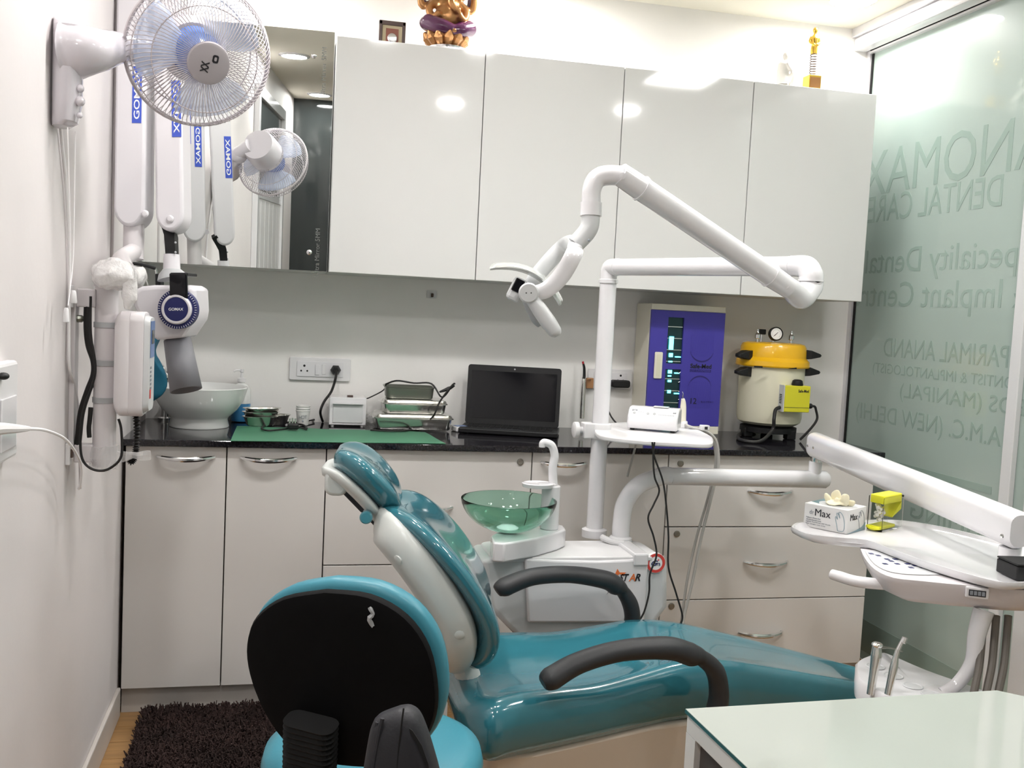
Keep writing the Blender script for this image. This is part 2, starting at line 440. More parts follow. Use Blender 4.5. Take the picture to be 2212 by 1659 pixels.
base_unit(.288, .583, 'narrow white one-door base cabinet under the green sheet', [('door', .08, .819)], [(0, *hd((520, 993), (640, 993)))])
xa = onY(978, 1100, -.02)
base_unit(.583, 1.236, 'wide white two-drawer base cabinet behind the dental chair headrest', [('drawer', .08, .453), ('drawer', .453, .819)], [(1, xa.x-.17, xa.x, xa.z), (0, xa.x-.17, xa.x, .27)], [(1, *hz((1127, 1000)))])
base_unit(1.236, 1.705, 'white one-door base cabinet behind the lamp pole', [('door', .08, .819)], [(0, *hd((1172, 1002), (1270, 1004)))])
base_unit(1.705, 2.478, 'wide white three-drawer base cabinet with locks beside the glass partition', [('drawer', .08, .322), ('drawer', .322, .573), ('drawer', .573, .819)],
          [(2, *hd((1622, 1064), (1716, 1065))), (1, *hd((1612, 1218), (1706, 1218))), (0, *hd((1600, 1371), (1694, 1371)))],
          [(2, *hz((1475, 1003))), (1, *hz((1467, 1156))), (0, *hz((1455, 1313)))])
tag(M().box(XL+.001, 2.50, -.022, YB-.001, .8205, ZC).obj('countertop', 'granite', smooth=0, bevel=.002), 'long polished black granite worktop over the white base cabinets', 'countertop')

# ================================================================== wall cabinets
XU = [.577, 1.06, 1.5425, 2.02, 2.503]; ZU0, ZU1, YU = 1.365, 2.111, .2
labs = ['glossy white wall cabinet beside the mirror, below the framed plaque', 'glossy white wall cabinet, second one from the mirror', 'glossy white wall cabinet above the violet steriliser', 'glossy white wall cabinet at the glass end, below the trophy']
for i in range(4):
    t = thing('wall_cabinet', labs[i], 'cabinet', ((XU[i]+XU[i+1])/2, .35, ZU0))
    M().box(XU[i]+.0008, XU[i+1]-.0008, YU+.0185, YB-.002, ZU0, ZU1).obj('carcass', 'carcass_white', t, smooth=0)
    M().box(XU[i]+.0014, XU[i+1]-.0014, YU, YU+.018, ZU0, ZU1).obj('door', 'laminate_gloss', t, smooth=0, bevel=.001, seg=1)
# mirror cabinet, its door ajar
t = thing('mirror_cabinet', 'wall cabinet with mirror door standing slightly ajar beside the glossy white doors', 'cabinet', (.287, .35, ZU0))
M().box(.012, .575, YU+.055, YB-.002, ZU0, ZU1).obj('carcass', 'carcass_white', t, smooth=0)
ya, ti = math.radians(3.5), math.radians(1.6)
ax = V((math.cos(ya), -math.sin(ya), 0)); nn = V((-math.sin(ya)*math.cos(ti), -math.cos(ya)*math.cos(ti), -math.sin(ti))); az = nn.cross(ax).normalized()
if az.z < 0: az = -az
H = ZU1-ZU0
P0 = V((.006, YU+.021, ZU0))
mc = P0+ax*.283+az*(H/2)
md = M().obox(mc-nn*.0095, ax, az, nn, .566, H, .017).obj('door', 'white_plastic', t, smooth=0)
mg = M().obox(mc+nn*.002, ax, az, nn, .566, H, .005).obj('mirror', 'mirror', md, smooth=0)
for px, py in ((678, 120), (668, 545), (358, 522)):
    p = onP(px, py, mc+nn*.0045, nn)
    M().lathe([(.0085, 0), (.0085, .002), (.005, .004), (.001, .0042)], p, nn, n=16).obj('screw_cap', 'chrome', md)
for (px, py) in ((699, 155), (685, 545)):
    p = onP(px, py, mc+nn*.0046, nn)
    text('lettering', 'Ultra Mirror 5MM', 'mirror_etch', md, p+nn*.0001, az, -ax, width=.15, depth=.0002)

# ================================================================== things on top of the wall cabinets
ZT = ZU1+.0005
# framed plaque leaning on the wall
def wallz(p, Yp): return onY(*p, Yp)
a = wallz((820, 42), .36); b = wallz((877, 48), .36)
t = thing('framed_plaque', 'small dark framed plaque with round medallion on top of the wall cabinets', 'picture frame', ((a.x+b.x)/2, .36, ZT))
x0, x1, z1 = a.x, b.x, a.z
fy = .36
M().box(x0, x1, fy, fy+.012, z1-.014, z1).box(x0, x1, fy, fy+.012, ZT, ZT+.014).box(x0, x0+.011, fy, fy+.012, ZT, z1).box(x1-.011, x1, fy, fy+.012, ZT, z1).obj('frame', 'dark_frame', t, smooth=0, bevel=.002)
M().box(x0+.01, x1-.01, fy+.006, fy+.012, ZT+.01, z1-.01).obj('mount', 'beige_mat', t, smooth=0)
M().hexa([((x0+x1)/2-.02, fy+.0125, ZT+.06), ((x0+x1)/2+.02, fy+.0125, ZT+.06), ((x0+x1)/2+.02, fy+.016, ZT+.06), ((x0+x1)/2-.02, fy+.016, ZT+.06), ((x0+x1)/2-.02, fy+.0125, ZT+.065), ((x0+x1)/2+.02, fy+.0125, ZT+.065), ((x0+x1)/2+.02, fy+.05, ZT+.0), ((x0+x1)/2-.02, fy+.05, ZT+.0)]).obj('strut', 'dark_frame', t, smooth=0)
xm = (x0+x1)/2; zm = (ZT+z1)/2
M().box(xm-.021, xm+.021, fy+.003, fy+.006, ZT+.014, zm+.03).obj('backing', 'red_frame', t, smooth=0)
M().lathe([(.016, 0), (.016, .003), (.012, .004), (.001, .004)], (xm, fy+.003, zm-.002), (0, -1, 0), n=24).obj('medallion', 'silver_foil', t)

# seated elephant-headed figurine
c = onY(963, 100, .285); gx, gy = c.x, .285; s = .00162     # metres per photo pixel at this depth
t = thing('elephant_headed_figurine', 'gold and purple seated elephant-headed figurine on top of the wall cabinets', 'figurine', (gx, gy, ZT))
M().lathe([(.058, 0), (.064, .006), (.066, .016), (.055, .024), (.04, .026)], (gx+.004, gy, ZT), n=20).obj('plinth', 'silver_foil', t)
def gp(dx, dz, dy=0): return V((gx+dx, gy+dy, ZT+dz))
m = M()
for k in range(12):
    a = 2*PI*k/12
    p0 = gp(.045*math.cos(a), .024, .045*math.sin(a)); p1 = gp(.075*math.cos(a), .062, .075*math.sin(a))
    m.tube([p0, (p0+p1)/2+Z*.004, p1], [.012, .020, .004], 8, smooth=3, flat=(1.0, (-math.sin(a), math.cos(a), 0)))
m.lathe([(.04, .024), (.058, .04), (.06, .06), (.03, .066)], (gx, gy, ZT), n=20)
m.obj('lotus_base', 'gold', t)
m = M()      # crossed legs in purple cloth
m.ball(gp(-.055, .088, -.02), .04, .036, .028); m.ball(gp(.058, .082, -.02), .042, .036, .028)
m.tube([gp(-.07, .092, -.02), gp(-.03, .075, -.055), gp(.012, .066, -.06)], [.028, .026, .018], 10, smooth=4)
m.tube([gp(.075, .085, -.02), gp(.04, .07, -.05), gp(.0, .062, -.058)], [.028, .024, .016], 10, smooth=4)
m.obj('garment', 'purple', t, remesh=.004)
m = M()      # body, belly, head, trunk, four arms, feet: one mesh
m.ball(gp(0, .115, -.012), .046, .042, .045); m.ball(gp(0, .155), .04, .034, .036); m.ball(gp(0, .205, -.006), .034, .034, .036)
m.ball(gp(0, .24, 0), .026, .026, .02)
m.tube([gp(0, .205, -.035), gp(.002, .18, -.05), gp(.004, .15, -.058), gp(.022, .128, -.06), gp(.032, .138, -.058)], [.016, .014, .012, .010, .008], 10, smooth=4)
for sg in (-1, 1):
    m.ball(gp(sg*.046, .205, .0), .024, .007, .028)
    m.tube([gp(sg*.034, .168), gp(sg*.062, .14, -.01), gp(sg*.052, .105, -.035), gp(sg*.03, .12, -.052)], [.014, .013, .012, .011], 10, smooth=4)
    m.tube([gp(sg*.036, .172, .01), gp(sg*.082, .15, .012), gp(sg*.09, .19, .008), gp(sg*.078, .225, 0)], [.013, .012, .011, .011], 10, smooth=4)
    m.ball(gp(sg*.076, .232, 0), .013)
m.ball(gp(.012, .062, -.066), .018, .012, .01); m.ball(gp(-.02, .07, -.066), .014, .012, .012)
m.obj('body', 'gold', t, remesh=.0042)
for sg in (-1, 1): M().tube([gp(sg*.05, .17, .014), gp(sg*.074, .16, .02), gp(sg*.08, .19, .02), gp(sg*.06, .215, .014)], [.008, .011, .011, .006], 8, smooth=3).obj('shawl', 'purple', t)
M().lathe([(.027, .24), (.03, .25), (.022, .268), (.014, .285), (.003, .30)], (gx, gy, ZT), n=18).obj('crown', 'bright_gold', t)

# white seated figurine hugging its knees
c = onY(1697, 180, .25); fx, fy = c.x, .25
def fp(dx, dz, dy=0): return V((fx+dx, fy+dy, ZT+dz))
m = M()
m.ball(fp(-.006, .112), .011, .012, .0145); m.cyl(fp(-.007, .09), fp(-.006, .104), .006, n=10)
m.tube([fp(-.012, .012), fp(-.014, .05), fp(-.01, .08), fp(-.007, .092)], [.02, .019, .02, .009], 12, smooth=4, flat=(1.15, (1, 0, 0)))
for sg in (-1, 1):
    m.tube([fp(-.006, .014, sg*.012), fp(.016, .046, sg*.011-.004), fp(.018, .05, sg*.011-.004), fp(.021, .004, sg*.011-.006)], [.011, .009, .009, .006], 10, smooth=4)
    m.tube([fp(-.01, .084, sg*.018), fp(.004, .064, sg*.02), fp(.026, .056, sg*.006)], [.007, .006, .005], 10, smooth=4)
m.ball(fp(.026, .006, -.004), .012, .016, .006)
m.box(fx-.03, fx+.034, fy-.024, fy+.024, ZT, ZT+.006)
tag(m.obj('seated_figurine', 'plaster', remesh=.0022), 'small white plaster figurine seated with arms around its knees', 'figurine')

# trophy with coil spring
c = onY(1753, 186, .25); tx, ty = c.x, .25
t = thing('trophy', 'gold trophy figure on a coil spring and square base', 'trophy', (tx, ty, ZT))
M().box(tx-.024, tx+.024, ty-.024, ty+.024, ZT, ZT+.052).obj('base', 'bright_gold', t, smooth=0, bevel=.002)
M().box(tx-.02, tx+.02, ty-.0252, ty-.0242, ZT+.008, ZT+.044).obj('plate', 'gold', t, smooth=0)
hel = []
for i in range(181):
    a = i/180*9*2*PI; hel.append((tx+.011*math.cos(a), ty+.011*math.sin(a), ZT+.053+i/180*.078))
M().tube(hel, .0016, 6).obj('spring', 'brown', t)
def tp(dx, dz, dy=0): return V((tx+dx, ty+dy, ZT+dz))
m = M()
m.tube([tp(0, .130), tp(0, .15), tp(.001, .165), tp(-.001, .185), tp(0, .197)], [.0115, .0115, .010, .0130, .006], 14, smooth=4, flat=(1.1, (1, 0, 0)))
m.ball(tp(0, .214), .0085, .009, .011); m.cyl(tp(0, .192), tp(0, .208), .005, n=10)
for sg in (-1, 1): m.tube([tp(sg*.013, .19), tp(sg*.019, .172), tp(sg*.006, .16, -.013)], [.005, .0045, .004], 8, smooth=4)
m.obj('figure', 'bright_gold', t, remesh=.0014)

# ================================================================== wall fittings above the worktop
def socket(pa, pb, label, plug=None):
    a = onY(*pa, YB); b = onY(*pb, YB); zc = (a.z+b.z)/2; xc = (a.x+b.x)/2; w_ = b.x-a.x; h_ = abs(a.z-b.z)
    t = thing('socket_plate', label, 'socket', (xc, YB, zc-h_/2))
    plate(M(), (xc, YB-.0005, zc), X, Z, w_, h_, .006, .010).obj('frame', 'white_plastic', t, bevel=.002)
    plate(M(), (xc, YB-.0107, zc), X, Z, w_*.76, h_*.66, .003, .003).obj('plate', 'ivory' if False else 'white_gloss', t, bevel=.0008)
    return t, xc, zc, w_, h_
def holes(t, x, z, yf):
    m = M()
    m.lathe([(.0042, 0), (.0042, .0004), (.0005, .0004)], (x, yf, z+.011), (0, -1, 0), n=12)
    for sg in (-1, 1): m.lathe([(.0033, 0), (.0033, .0004), (.0005, .0004)], (x+sg*.0105, yf, z-.007), (0, -1, 0), n=12)
    m.obj('socket_holes', 'black_matte', t)
t, xc, zc, w_, h_ = socket((626, 770), (756, 824), 'white wide switch and socket plate above the white steriliser box')
holes(t, xc-w_*.26, zc, YB-.0137)
plate(M(), (xc-w_*.05, YB-.0137, zc-.002), X, Z, .014, .036, .002, .004).obj('switch', 'white_gloss', t, bevel=.001)
plate(M(), (xc+w_*.06, YB-.0137, zc), X, Z, .014, .036, .002, .002).obj('switch', 'white_plastic', t, bevel=.001)
holes(t, xc+w_*.25, zc, YB-.0137)
pg = V((xc+w_*.25, YB-.0145, zc))
plug = M().tube([pg, pg-Y*.012, pg-Y*.026, pg-Y*.034], [.016, .019, .014, .008], 6, smooth=2)
tp1 = thing('power_cord', 'black plug and power cord hanging from the white socket plate to the steriliser box', 'cord', (pg.x, pg.y-.02, ZC+.002))
plug.obj('plug', 'black_plastic', tp1)
cpts = [pg-Y*.032, pg+V((0, -.05, -.02)), onY(716, 845, .44), onY(700, 868, .43), onY(692, 890, .42), V((onZ(697, 910, ZC+.004)))]
M().tube(cpts, .0045, 8, smooth=6).obj('cord', 'rubber_cable', tp1)
t, xc, zc, w_, h_ = socket((1270, 795), (1362, 842), 'white socket plate half hidden by the lamp pole beside the laptop')
holes(t, xc+.04, zc+.004, YB-.0137); holes(t, xc-.04, zc, YB-.0137)
q = onY(1340, 829, YB-.03)
t = thing('adaptor_plug', 'black adaptor plugged into the socket plate beside the violet steriliser', 'plug', (q.x, q.y, q.z-.01))
plate(M(), (q.x, YB-.0142, q.z), X, Z, .072, .028, .009, .03).obj('body', 'black_plastic', t, bevel=.004)
M().tube([(q.x-.036, YB-.025, q.z), (q.x-.05, YB-.03, q.z-.004), (q.x-.06, YB-.03, q.z-.05), (q.x-.035, YB-.05, ZC+.05), (q.x+.005, YB-.09, ZC+.005)], .003, 8, smooth=5).obj('cord', 'rubber_cable', t)
q = onY(932, 636, YB)
t = thing('wall_clip', 'small grey metal clip on the wall under the wall cabinets', 'clip', (q.x, YB, q.z-.013))
plate(M(), (q.x, YB-.0005, q.z), X, Z, .034, .028, .003, .004).obj('plate', 'light_grey', t)
plate(M(), (q.x+.002, YB-.0046, q.z-.003), X, Z, .009, .014, .003, .006).obj('catch', 'brown', t)

# ================================================================== things on the worktop
# vessel sink
bx, by = .182, .315
m = M(); R0 = .16
prof = [(.001, .004), (.095, .004), (.098, 0), (.10, .004), (.094, .028), (.1, .036), (.128, .062), (.148, .095), (.158, .13), (.161, .137), (.157, .139), (.152, .134), (.14, .1), (.118, .07), (.08, .052), (.03, .046), (.001, .045)]
tag(M().lathe([(r*.95, h*.96) for r, h in prof], (bx, by, ZC+.0005), n=48).obj('vessel_sink', 'porcelain', smooth=60), 'round white porcelain vessel sink on the black worktop', 'sink')
# chrome tap behind the sink
q = onY(357, 808, .45)
t = thing('basin_tap', 'small chrome tap behind the white vessel sink', 'tap', (q.x, .455, ZC))
M().lathe([(.022, 0), (.022, .008), (.015, .012), (.014, .12), (.016, .125), (.016, .16), (.003, .17)], (q.x, .462, ZC), n=20).obj('body', 'chrome', t)
M().tube([(q.x, .455, ZC+.13), (q.x+.01, .42, ZC+.16), (q.x+.012, .39, ZC+.165), (q.x+.012, .385, ZC+.15)], .0085, 12, smooth=5).obj('spout', 'chrome', t)
M().tube([(q.x, .462, ZC+.165), (q.x-.01, .45, ZC+.185), (q.x-.02, .42, ZC+.2)], [.007, .006, .005], 10, smooth=4).obj('lever', 'chrome', t)
# soap bottle
q = onY(521, 860, .462)
t = thing('soap_bottle', 'clear pump soap bottle with blue liquid behind the sink', 'bottle', (q.x, .462, ZC))
bz = ZC+.0005
M().lathe([(.02, 0), (.031, .003), (.032, .01), (.032, .062), (.0315, .064), (.001, .064)], (q.x, .462, bz), n=24).obj('liquid', 'blue_liquid', t)
M().lathe([(.032, .0645), (.032, .11), (.022, .128), (.011, .134), (.011, .137), (.001, .137)], (q.x, .462, bz), n=24).obj('bottle', 'porcelain', t)
M().lathe([(.014, .1375), (.014, .15), (.006, .153), (.004, .17), (.0065, .172), (.0065, .182), (.001, .182)], (q.x, .462, bz), n=18).tube([(q.x, .462, bz+.178), (q.x-.02, .455, bz+.178), (q.x-.026, .453, bz+.172)], .0035, 8, smooth=3).obj('pump', 'white_plastic', t)
# green sheet
zs = ZC+.001
poly = [onZ(*p, zs) for p in ((498, 953), (963, 959), (950, 950), (925, 938), (905, 932), (700, 925), (512, 921), (506, 930))]
mm = M(); nU, nV = 40, 8
fa, fb, ba, bb = poly[0], poly[1], onZ(512, 921, zs), onZ(918, 934, zs)
rows = []
for j in range(nV+1):
    v = j/nV; rows.append([])
    for i in range(nU+1):
        u = i/nU; p = (fa*(1-u)+fb*u)*(1-v)+(ba*(1-u)+bb*u)*v
        p.z = zs+.0015+.0012*math.sin(u*23+v*3)*math.sin(v*4); p.y += .003*math.sin(u*9); rows[-1].append(p)
vs_ = [p for r in rows for p in r]; vs_ += [p-Z*.0014 for p in vs_]
n1 = nU+1; N = n1*(nV+1); fs_ = []
for j in range(nV):
    for i in range(nU):
        a_ = j*n1+i; fs_.append((a_, a_+1, a_+n1+1, a_+n1)); fs_.append((N+a_+n1, N+a_+n1+1, N+a_+1, N+a_))
for i in range(nU): fs_.append((i, N+i, N+i+1, i+1)); k_ = nV*n1+i; fs_.append((k_, k_+1, N+k_+1, N+k_))
for j in range(nV): k_ = j*n1; fs_.append((k_, k_+n1, N+k_+n1, N+k_)); k_ += nU; fs_.append((k_, N+k_, N+k_+n1, k_+n1))
tag(mm.add(vs_, fs_).obj('green_sheet', 'green_sheet'), 'green cloth sheet spread along the front of the black worktop', 'cloth')
# kidney dishes
def kidney(c, r, h, ang, label, tilt=0):
    m = M(); n = 40; rings = []
    ca, sa = math.cos(ang), math.sin(ang)
    def ring(k, z, fl=0):
        out = []
        for i in range(n):
            a = 2*PI*i/n; rr = r*k*(1-.22*math.exp(-((a-PI*1.5)/.5)**2))
            x, y = 1.35*rr*math.cos(a), .8*rr*math.sin(a)
            y += .16*r*math.cos(a)**2
            p = V((ca*x-sa*y, sa*x+ca*y, z)); p.z += tilt*x; out.append(V(c)+p)
        return out
    R = [ring(.02, 0), ring(.72, 0), ring(.8, .004), ring(.95, h*.9), ring(1.06, h), ring(1.06, h+.0015), ring(.93, h*.9+.002), ring(.78, .006), ring(.7, .002), ring(.02, .002)]
    return tag(m.loft(R).obj('kidney_dish', 'steel', smooth=50), label, 'dish', 'steel kidney dishes beside the sink')
k0 = onZ(556, 914, ZC); kz = zs+.0035
kx, ky = k0.x+.022, .33
kidney((kx+.035, ky+.05, ZC+.0005), .044, .034, .5, 'steel kidney dish on the worktop at the back of the pile')
kidney((kx-.01, ky, kz), .042, .03, .2, 'lowest steel kidney dish of the stack on the green sheet')
kidney((kx-.008, ky+.002, kz+.015), .044, .03, .1, 'middle steel kidney dish of the stack on the green sheet')
kidney((kx-.004, ky+.003, kz+.032), .045, .026, .3, 'topmost steel kidney dish of the stack on the green sheet')
# paper cups
q = onZ(653, 914, zs)
for i, (dz, lb) in enumerate([(0, 'lowest paper cup of the nested stack, printed HOT'), (.008, 'second paper cup nested in the stack marked HOT'), (.016, 'topmost paper cup nested in the stack marked HOT')]):
    c = (q.x, .375, zs+.0035+dz)
    o = M().lathe([(.018, 0), (.0185, .001), (.0235, .047), (.0250, .048), (.0250, .050), (.0235, .051), (.0225, .0475), (.0175, .003), (.001, .003)], c, n=28).obj('paper_cup', 'paper', smooth=40)
    tag(o, lb, 'cup', 'nested paper cups on the green sheet')
    if i == 0:
        th_ = math.atan2(CAM.y-.375, CAM.x-q.x); d = V((math.cos(th_), math.sin(th_), 0)); sd = V((-d.y, d.x, 0))
        for k, ch in enumerate('HOT'):
            aa = th_+(k-1)*.42; dd = V((math.cos(aa), math.sin(aa), 0))
            text('lettering', ch, 'print_grey', o, V(c)+dd*.0225+Z*.029, V((-dd.y, dd.x, 0)), Z, height=.011)
        M().ball(V(c)+d*.0208+Z*.015, .003, .0012, .004, n=8, m=6).obj('leaf_print', 'print_grey', o)
# white steriliser box
a = onZ(710, 919, zs); x0 = a.x; x1 = onZ(789, 921, zs).x; y0 = .385; y1 = .475; z0 = ZC+.006; z1 = onY(712, 858, y0).z
t = thing('glass_bead_steriliser', 'small white box steriliser with drop front on the green sheet', 'steriliser', ((x0+x1)/2, .43, ZC+.0005))
M().box(x0, x1, y0, y1, z0, z1).obj('body', 'white_paint', t, smooth=0, bevel=.002)
dw = M().box(x0+.012, x1-.012, y0-.003, y0-.0003, z0+.008, z1-.022).obj('door', 'light_grey', t, smooth=0, bevel=.001)
M().box(x0+.010, x1-.010, y0-.014, y0-.003, z1-.022, z1-.018).obj('door_grip', 'white_paint', t, smooth=0, bevel=.001)
M().box((x0+x1)/2-.002, (x0+x1)/2+.018, .41, .425, z1, z1+.006).obj('switch', 'brown', t, smooth=0, bevel=.001)
for xx in (x0+.012, x1-.012):
    for yy in (y0+.01, y1-.01): M().cyl((xx, yy, ZC+.0005), (xx, yy, z0), .006, n=12).obj('foot', 'white_plastic', t)
# cable with loose plug lying on the sheet
pts = [(576, 916), (565, 925), (580, 930), (620, 926), (640, 922), (662, 927), (655, 918), (625, 914), (600, 910), (640, 913), (680, 906), (700, 898)]
t = thing('loose_power_lead', 'loose black power lead with three-pin plug lying in loops on the green sheet', 'cord', onZ(632, 922, zs+.004))
P = [onZ(*p, zs+.007) for p in pts]
M().tube(P, .003, 8, smooth=6).obj('cord', 'rubber_cable', t)
q = onZ(633, 921, zs+.016)
M().obox(q, X, Y, Z, .036, .024, .02).obj('plug', 'black_plastic', t, smooth=0, bevel=.005)
for dx in (-.009, .0, .009): M().cyl(q+V((dx-.002, 0, .009)), q+V((dx-.002, .0, .026 if dx else .028)), .0026, n=8).obj('pin', 'steel', t)

# stacked instrument trays
def tray_box(c, w_, d_, h_, name, label, mt, lid=True, rot=0):
    m = M(); R = []
    ca, sa = math.cos(rot), math.sin(rot)
    def ring(k, z, r):
        return [V(c)+V((ca*p[0]-sa*p[1], sa*p[0]+ca*p[1], z)) for p in rrect(w_*k, d_*k, r, 5)]
    R = [ring(.90, 0, .015), ring(.93, .003, .018), ring(.97, h_-.006, .02), ring(1.02, h_-.004, .022), ring(1.02, h_-.001, .022)]
    if lid: R += [ring(.99, h_+.001, .02), ring(.95, h_+.009, .018), ring(.90, h_+.011, .015), ring(.02, h_+.011, .0003)]
    else: R += [ring(.96, h_-.004, .02), ring(.92, .004, .016), ring(.02, .004, .0003)]
    return tag(m.loft(R).obj(name, mt, smooth=40), label, 'tray', 'stacked steel instrument trays')
c0 = onZ(890, 932, zs)
ty0 = .362
xa = onZ(806, 934, zs).x; xb = onZ(976, 936, zs).x
tray_box(((xa+xb)/2+.008, ty0, zs+.0035), xb-xa+.004, .15, .042, 'instrument_tray', 'large lidded steel instrument tray at the bottom of the stack', 'steel')
tray_box(((xa+xb)/2+.012, ty0+.005, zs+.0585), .225, .125, .036, 'instrument_tray', 'shiny lidded steel instrument tray in the middle of the stack', 'steel', rot=.02)
tray_box(((xa+xb)/2-.003, ty0+.02, zs+.1075), .175, .10, .042, 'instrument_tray', 'open dull grey-green tray on top of the stack', 'steel_dark', lid=False, rot=-.03)
zz = zs+.155
pts = [V(((xa+xb)/2-.085, ty0+.02, zz-.004)), V(((xa+xb)/2-.05, ty0-.01, zz+.012)), V(((xa+xb)/2+.01, ty0-.012, zz+.006)), V(((xa+xb)/2+.07, ty0-.02, zz+.006)), onY(955, 858, .31), onY(977, 832, .30), onY(982, 829, .30), onY(975, 834, .285), onY(950, 868, .275), onY(935, 900, .27)]
pts += [onZ(905, 922, zs+.006), onZ(880, 930, zs+.006), onZ(840, 931, zs+.006), onZ(800, 929, zs+.006)]
t = thing('instrument_lead', 'black lead looping over the stacked steel trays', 'cord', pts[-1])
M().tube(pts, .003, 8, smooth=6).obj('cord', 'rubber_cable', t)
q = onY(968, 840, .30); M().tube([q+V((-.03, 0, -.012)), q, q+V((.022, 0, .012))], [.003, .007, .003], 8, smooth=3).obj('connector', 'black_plastic', t)
pts = [V(((xa+xb)/2-.082, ty0+.03, zz-.002)), onY(828, 843, .42), onY(800, 858, .43), onY(792, 861, .43)]
t = thing('instrument_lead', 'thin black lead from the top tray to the white steriliser box', 'cord', pts[-1]-Z*.01)
M().tube(pts, .0022, 8, smooth=5).obj('cord', 'rubber_cable', t)
# crumpled plastic by the trays
q = onZ(803, 918, zs); m = M()
m.ball(q+V((0, .03, .022)), .022, .03, .02, n=14, m=10)
for v in m.v: v += V(noise.noise_vector(v*60))*.008; v.z = max(v.z, zs+.004)
tag(m.obj('plastic_bag', 'wrap', smooth=0), 'small crumpled clear plastic bag between the steriliser box and the trays', 'plastic bag')
# blue-white packet
q = onZ(997, 934, ZC)
t = thing('paste_packet', 'small blue and white packet between the trays and the laptop', 'packet', (q.x, q.y+.02, ZC))
m = M(); px0 = V((q.x, q.y+.03, ZC+.0006)); ux = V((.97, .22, 0)); uy = V((-.22, .97, 0))
m.obox(px0+Z*.009, ux, uy, Z, .05, .05, .018).obj('body', 'white_plastic', t, smooth=0, bevel=.004)
M().obox(px0+Z*.0187, ux, uy, Z, .04, .038, .001).obj('print', 'lcd', t, smooth=0)

# laptop
hA_, hB_ = onZ(1003, 913, ZC+.019), onZ(1208, 925, ZC+.019)
ux = V((hB_.x-hA_.x, hB_.y-hA_.y, 0)); LW = ux.length; ux.normalize(); uy = V((-ux.y, ux.x, 0))
o0 = V((hA_.x, hA_.y, ZC+.0005))-uy*.162
t = thing('laptop', 'open black laptop with dark screen on the black worktop', 'laptop', o0+ux*LW/2)
LD = .135
LDm = .17
m = M().obox(o0+ux*LW/2+uy*LDm/2+Z*.011, ux, uy, Z, LW, LDm, .016).obj('base', 'black_plastic', t, smooth=0, bevel=.003)
M().obox(o0+ux*LW/2+uy*.003+Z*.011, ux, uy, Z, LW*.98, .004, .005).obj('front_trim', 'alu', t, smooth=0)
kb = M()
for r_ in range(5):
    for c_ in range(15):
        kb.obox(o0+ux*(.03+c_*(LW-.06)/14)+uy*(.06+r_*.018)+Z*.0197, ux, uy, Z, (LW-.06)/14*.86, .0145, .0018)
kb.obj('keyboard', 'black_matte', t, smooth=0, kind='stuff')
M().obox(o0+ux*LW*.5+uy*.025+Z*.0193, ux, uy, Z, .09, .035, .0006).obj('touchpad', 'grey_soft', t, smooth=0)
for i in range(4): M().cyl(o0+ux*(.02 if i < 2 else LW-.02)+uy*(.02 if i % 2 else LDm-.02), o0+ux*(.02 if i < 2 else LW-.02)+uy*(.02 if i % 2 else LDm-.02)+Z*.003, .007, n=10).obj('foot', 'black_matte', t)
lean = V((uy.x*.14, uy.y*.14, 1)).normalized(); hb = o0+uy*(LDm-.008)+Z*.018
scn_n = ux.cross(lean)
SH = .213
sc = hb+ux*LW/2+lean*SH/2
lid = M(); plate(lid, sc, ux, lean, LW*.985, SH, .01, .004); lo_ = lid.obj('lid', 'black_plastic', t, bevel=.001)
M().obox(sc+scn_n*.0046, ux, lean, scn_n, LW*.90, SH*.80, .001).obj('screen', 'black_gloss', lo_, smooth=0)
M().lathe([(.003, 0), (.003, .001), (.0005, .001)], sc+lean*SH*.45+scn_n*.0041, scn_n, n=12).obj('webcam', 'grey_plastic', lo_)

# curing light hanging on a wooden holder
q0 = onY(1262, 782, .46); q1 = onY(1257, 905, .45)
t = thing('curing_light', 'slim silver curing light pen with red tip beside the laptop', 'dental tool', (q1.x, .45, q1.z))
tip = onY(1259, 781, .46); e1 = onY(1262, 795, .46); e2 = onY(1262, 812, .46); b1 = onY(1261, 818, .458); b2 = onY(1258, 880, .455); b3 = onY(1257, 904, .452)
M().tube([tip, (tip*2+e1)/3], [.004, .004], 10).obj('tip', 'red', t)
M().tube([(tip*2+e1)/3, e1, e2, b1], [.004, .005, .0055, .006], 10, smooth=3).obj('light_guide', 'black_plastic', t)
M().tube([b1, b1*.7+b2*.3, b2, b3], [.006, .0095, .010, .009], 14, smooth=3).obj('body', 'steel', t)
q = onY(1272, 826, YB-.012)
t = thing('pen_holder', 'small wooden holder bracket on the wall holding the curing light', 'holder', (q.x, YB-.01, q.z-.02))
M().box(q.x-.014, q.x+.014, YB-.028, YB-.0145, q.z-.022, q.z+.018).obj('block', 'wood_brown', t, smooth=0, bevel=.003)
M().tube([(q.x, YB-.028, q.z+.012), (q.x-.012, .46, q.z+.014), (q.x-.022, .455, q.z+.013)], .003, 8, smooth=3).obj('hook', 'wood_brown', t)

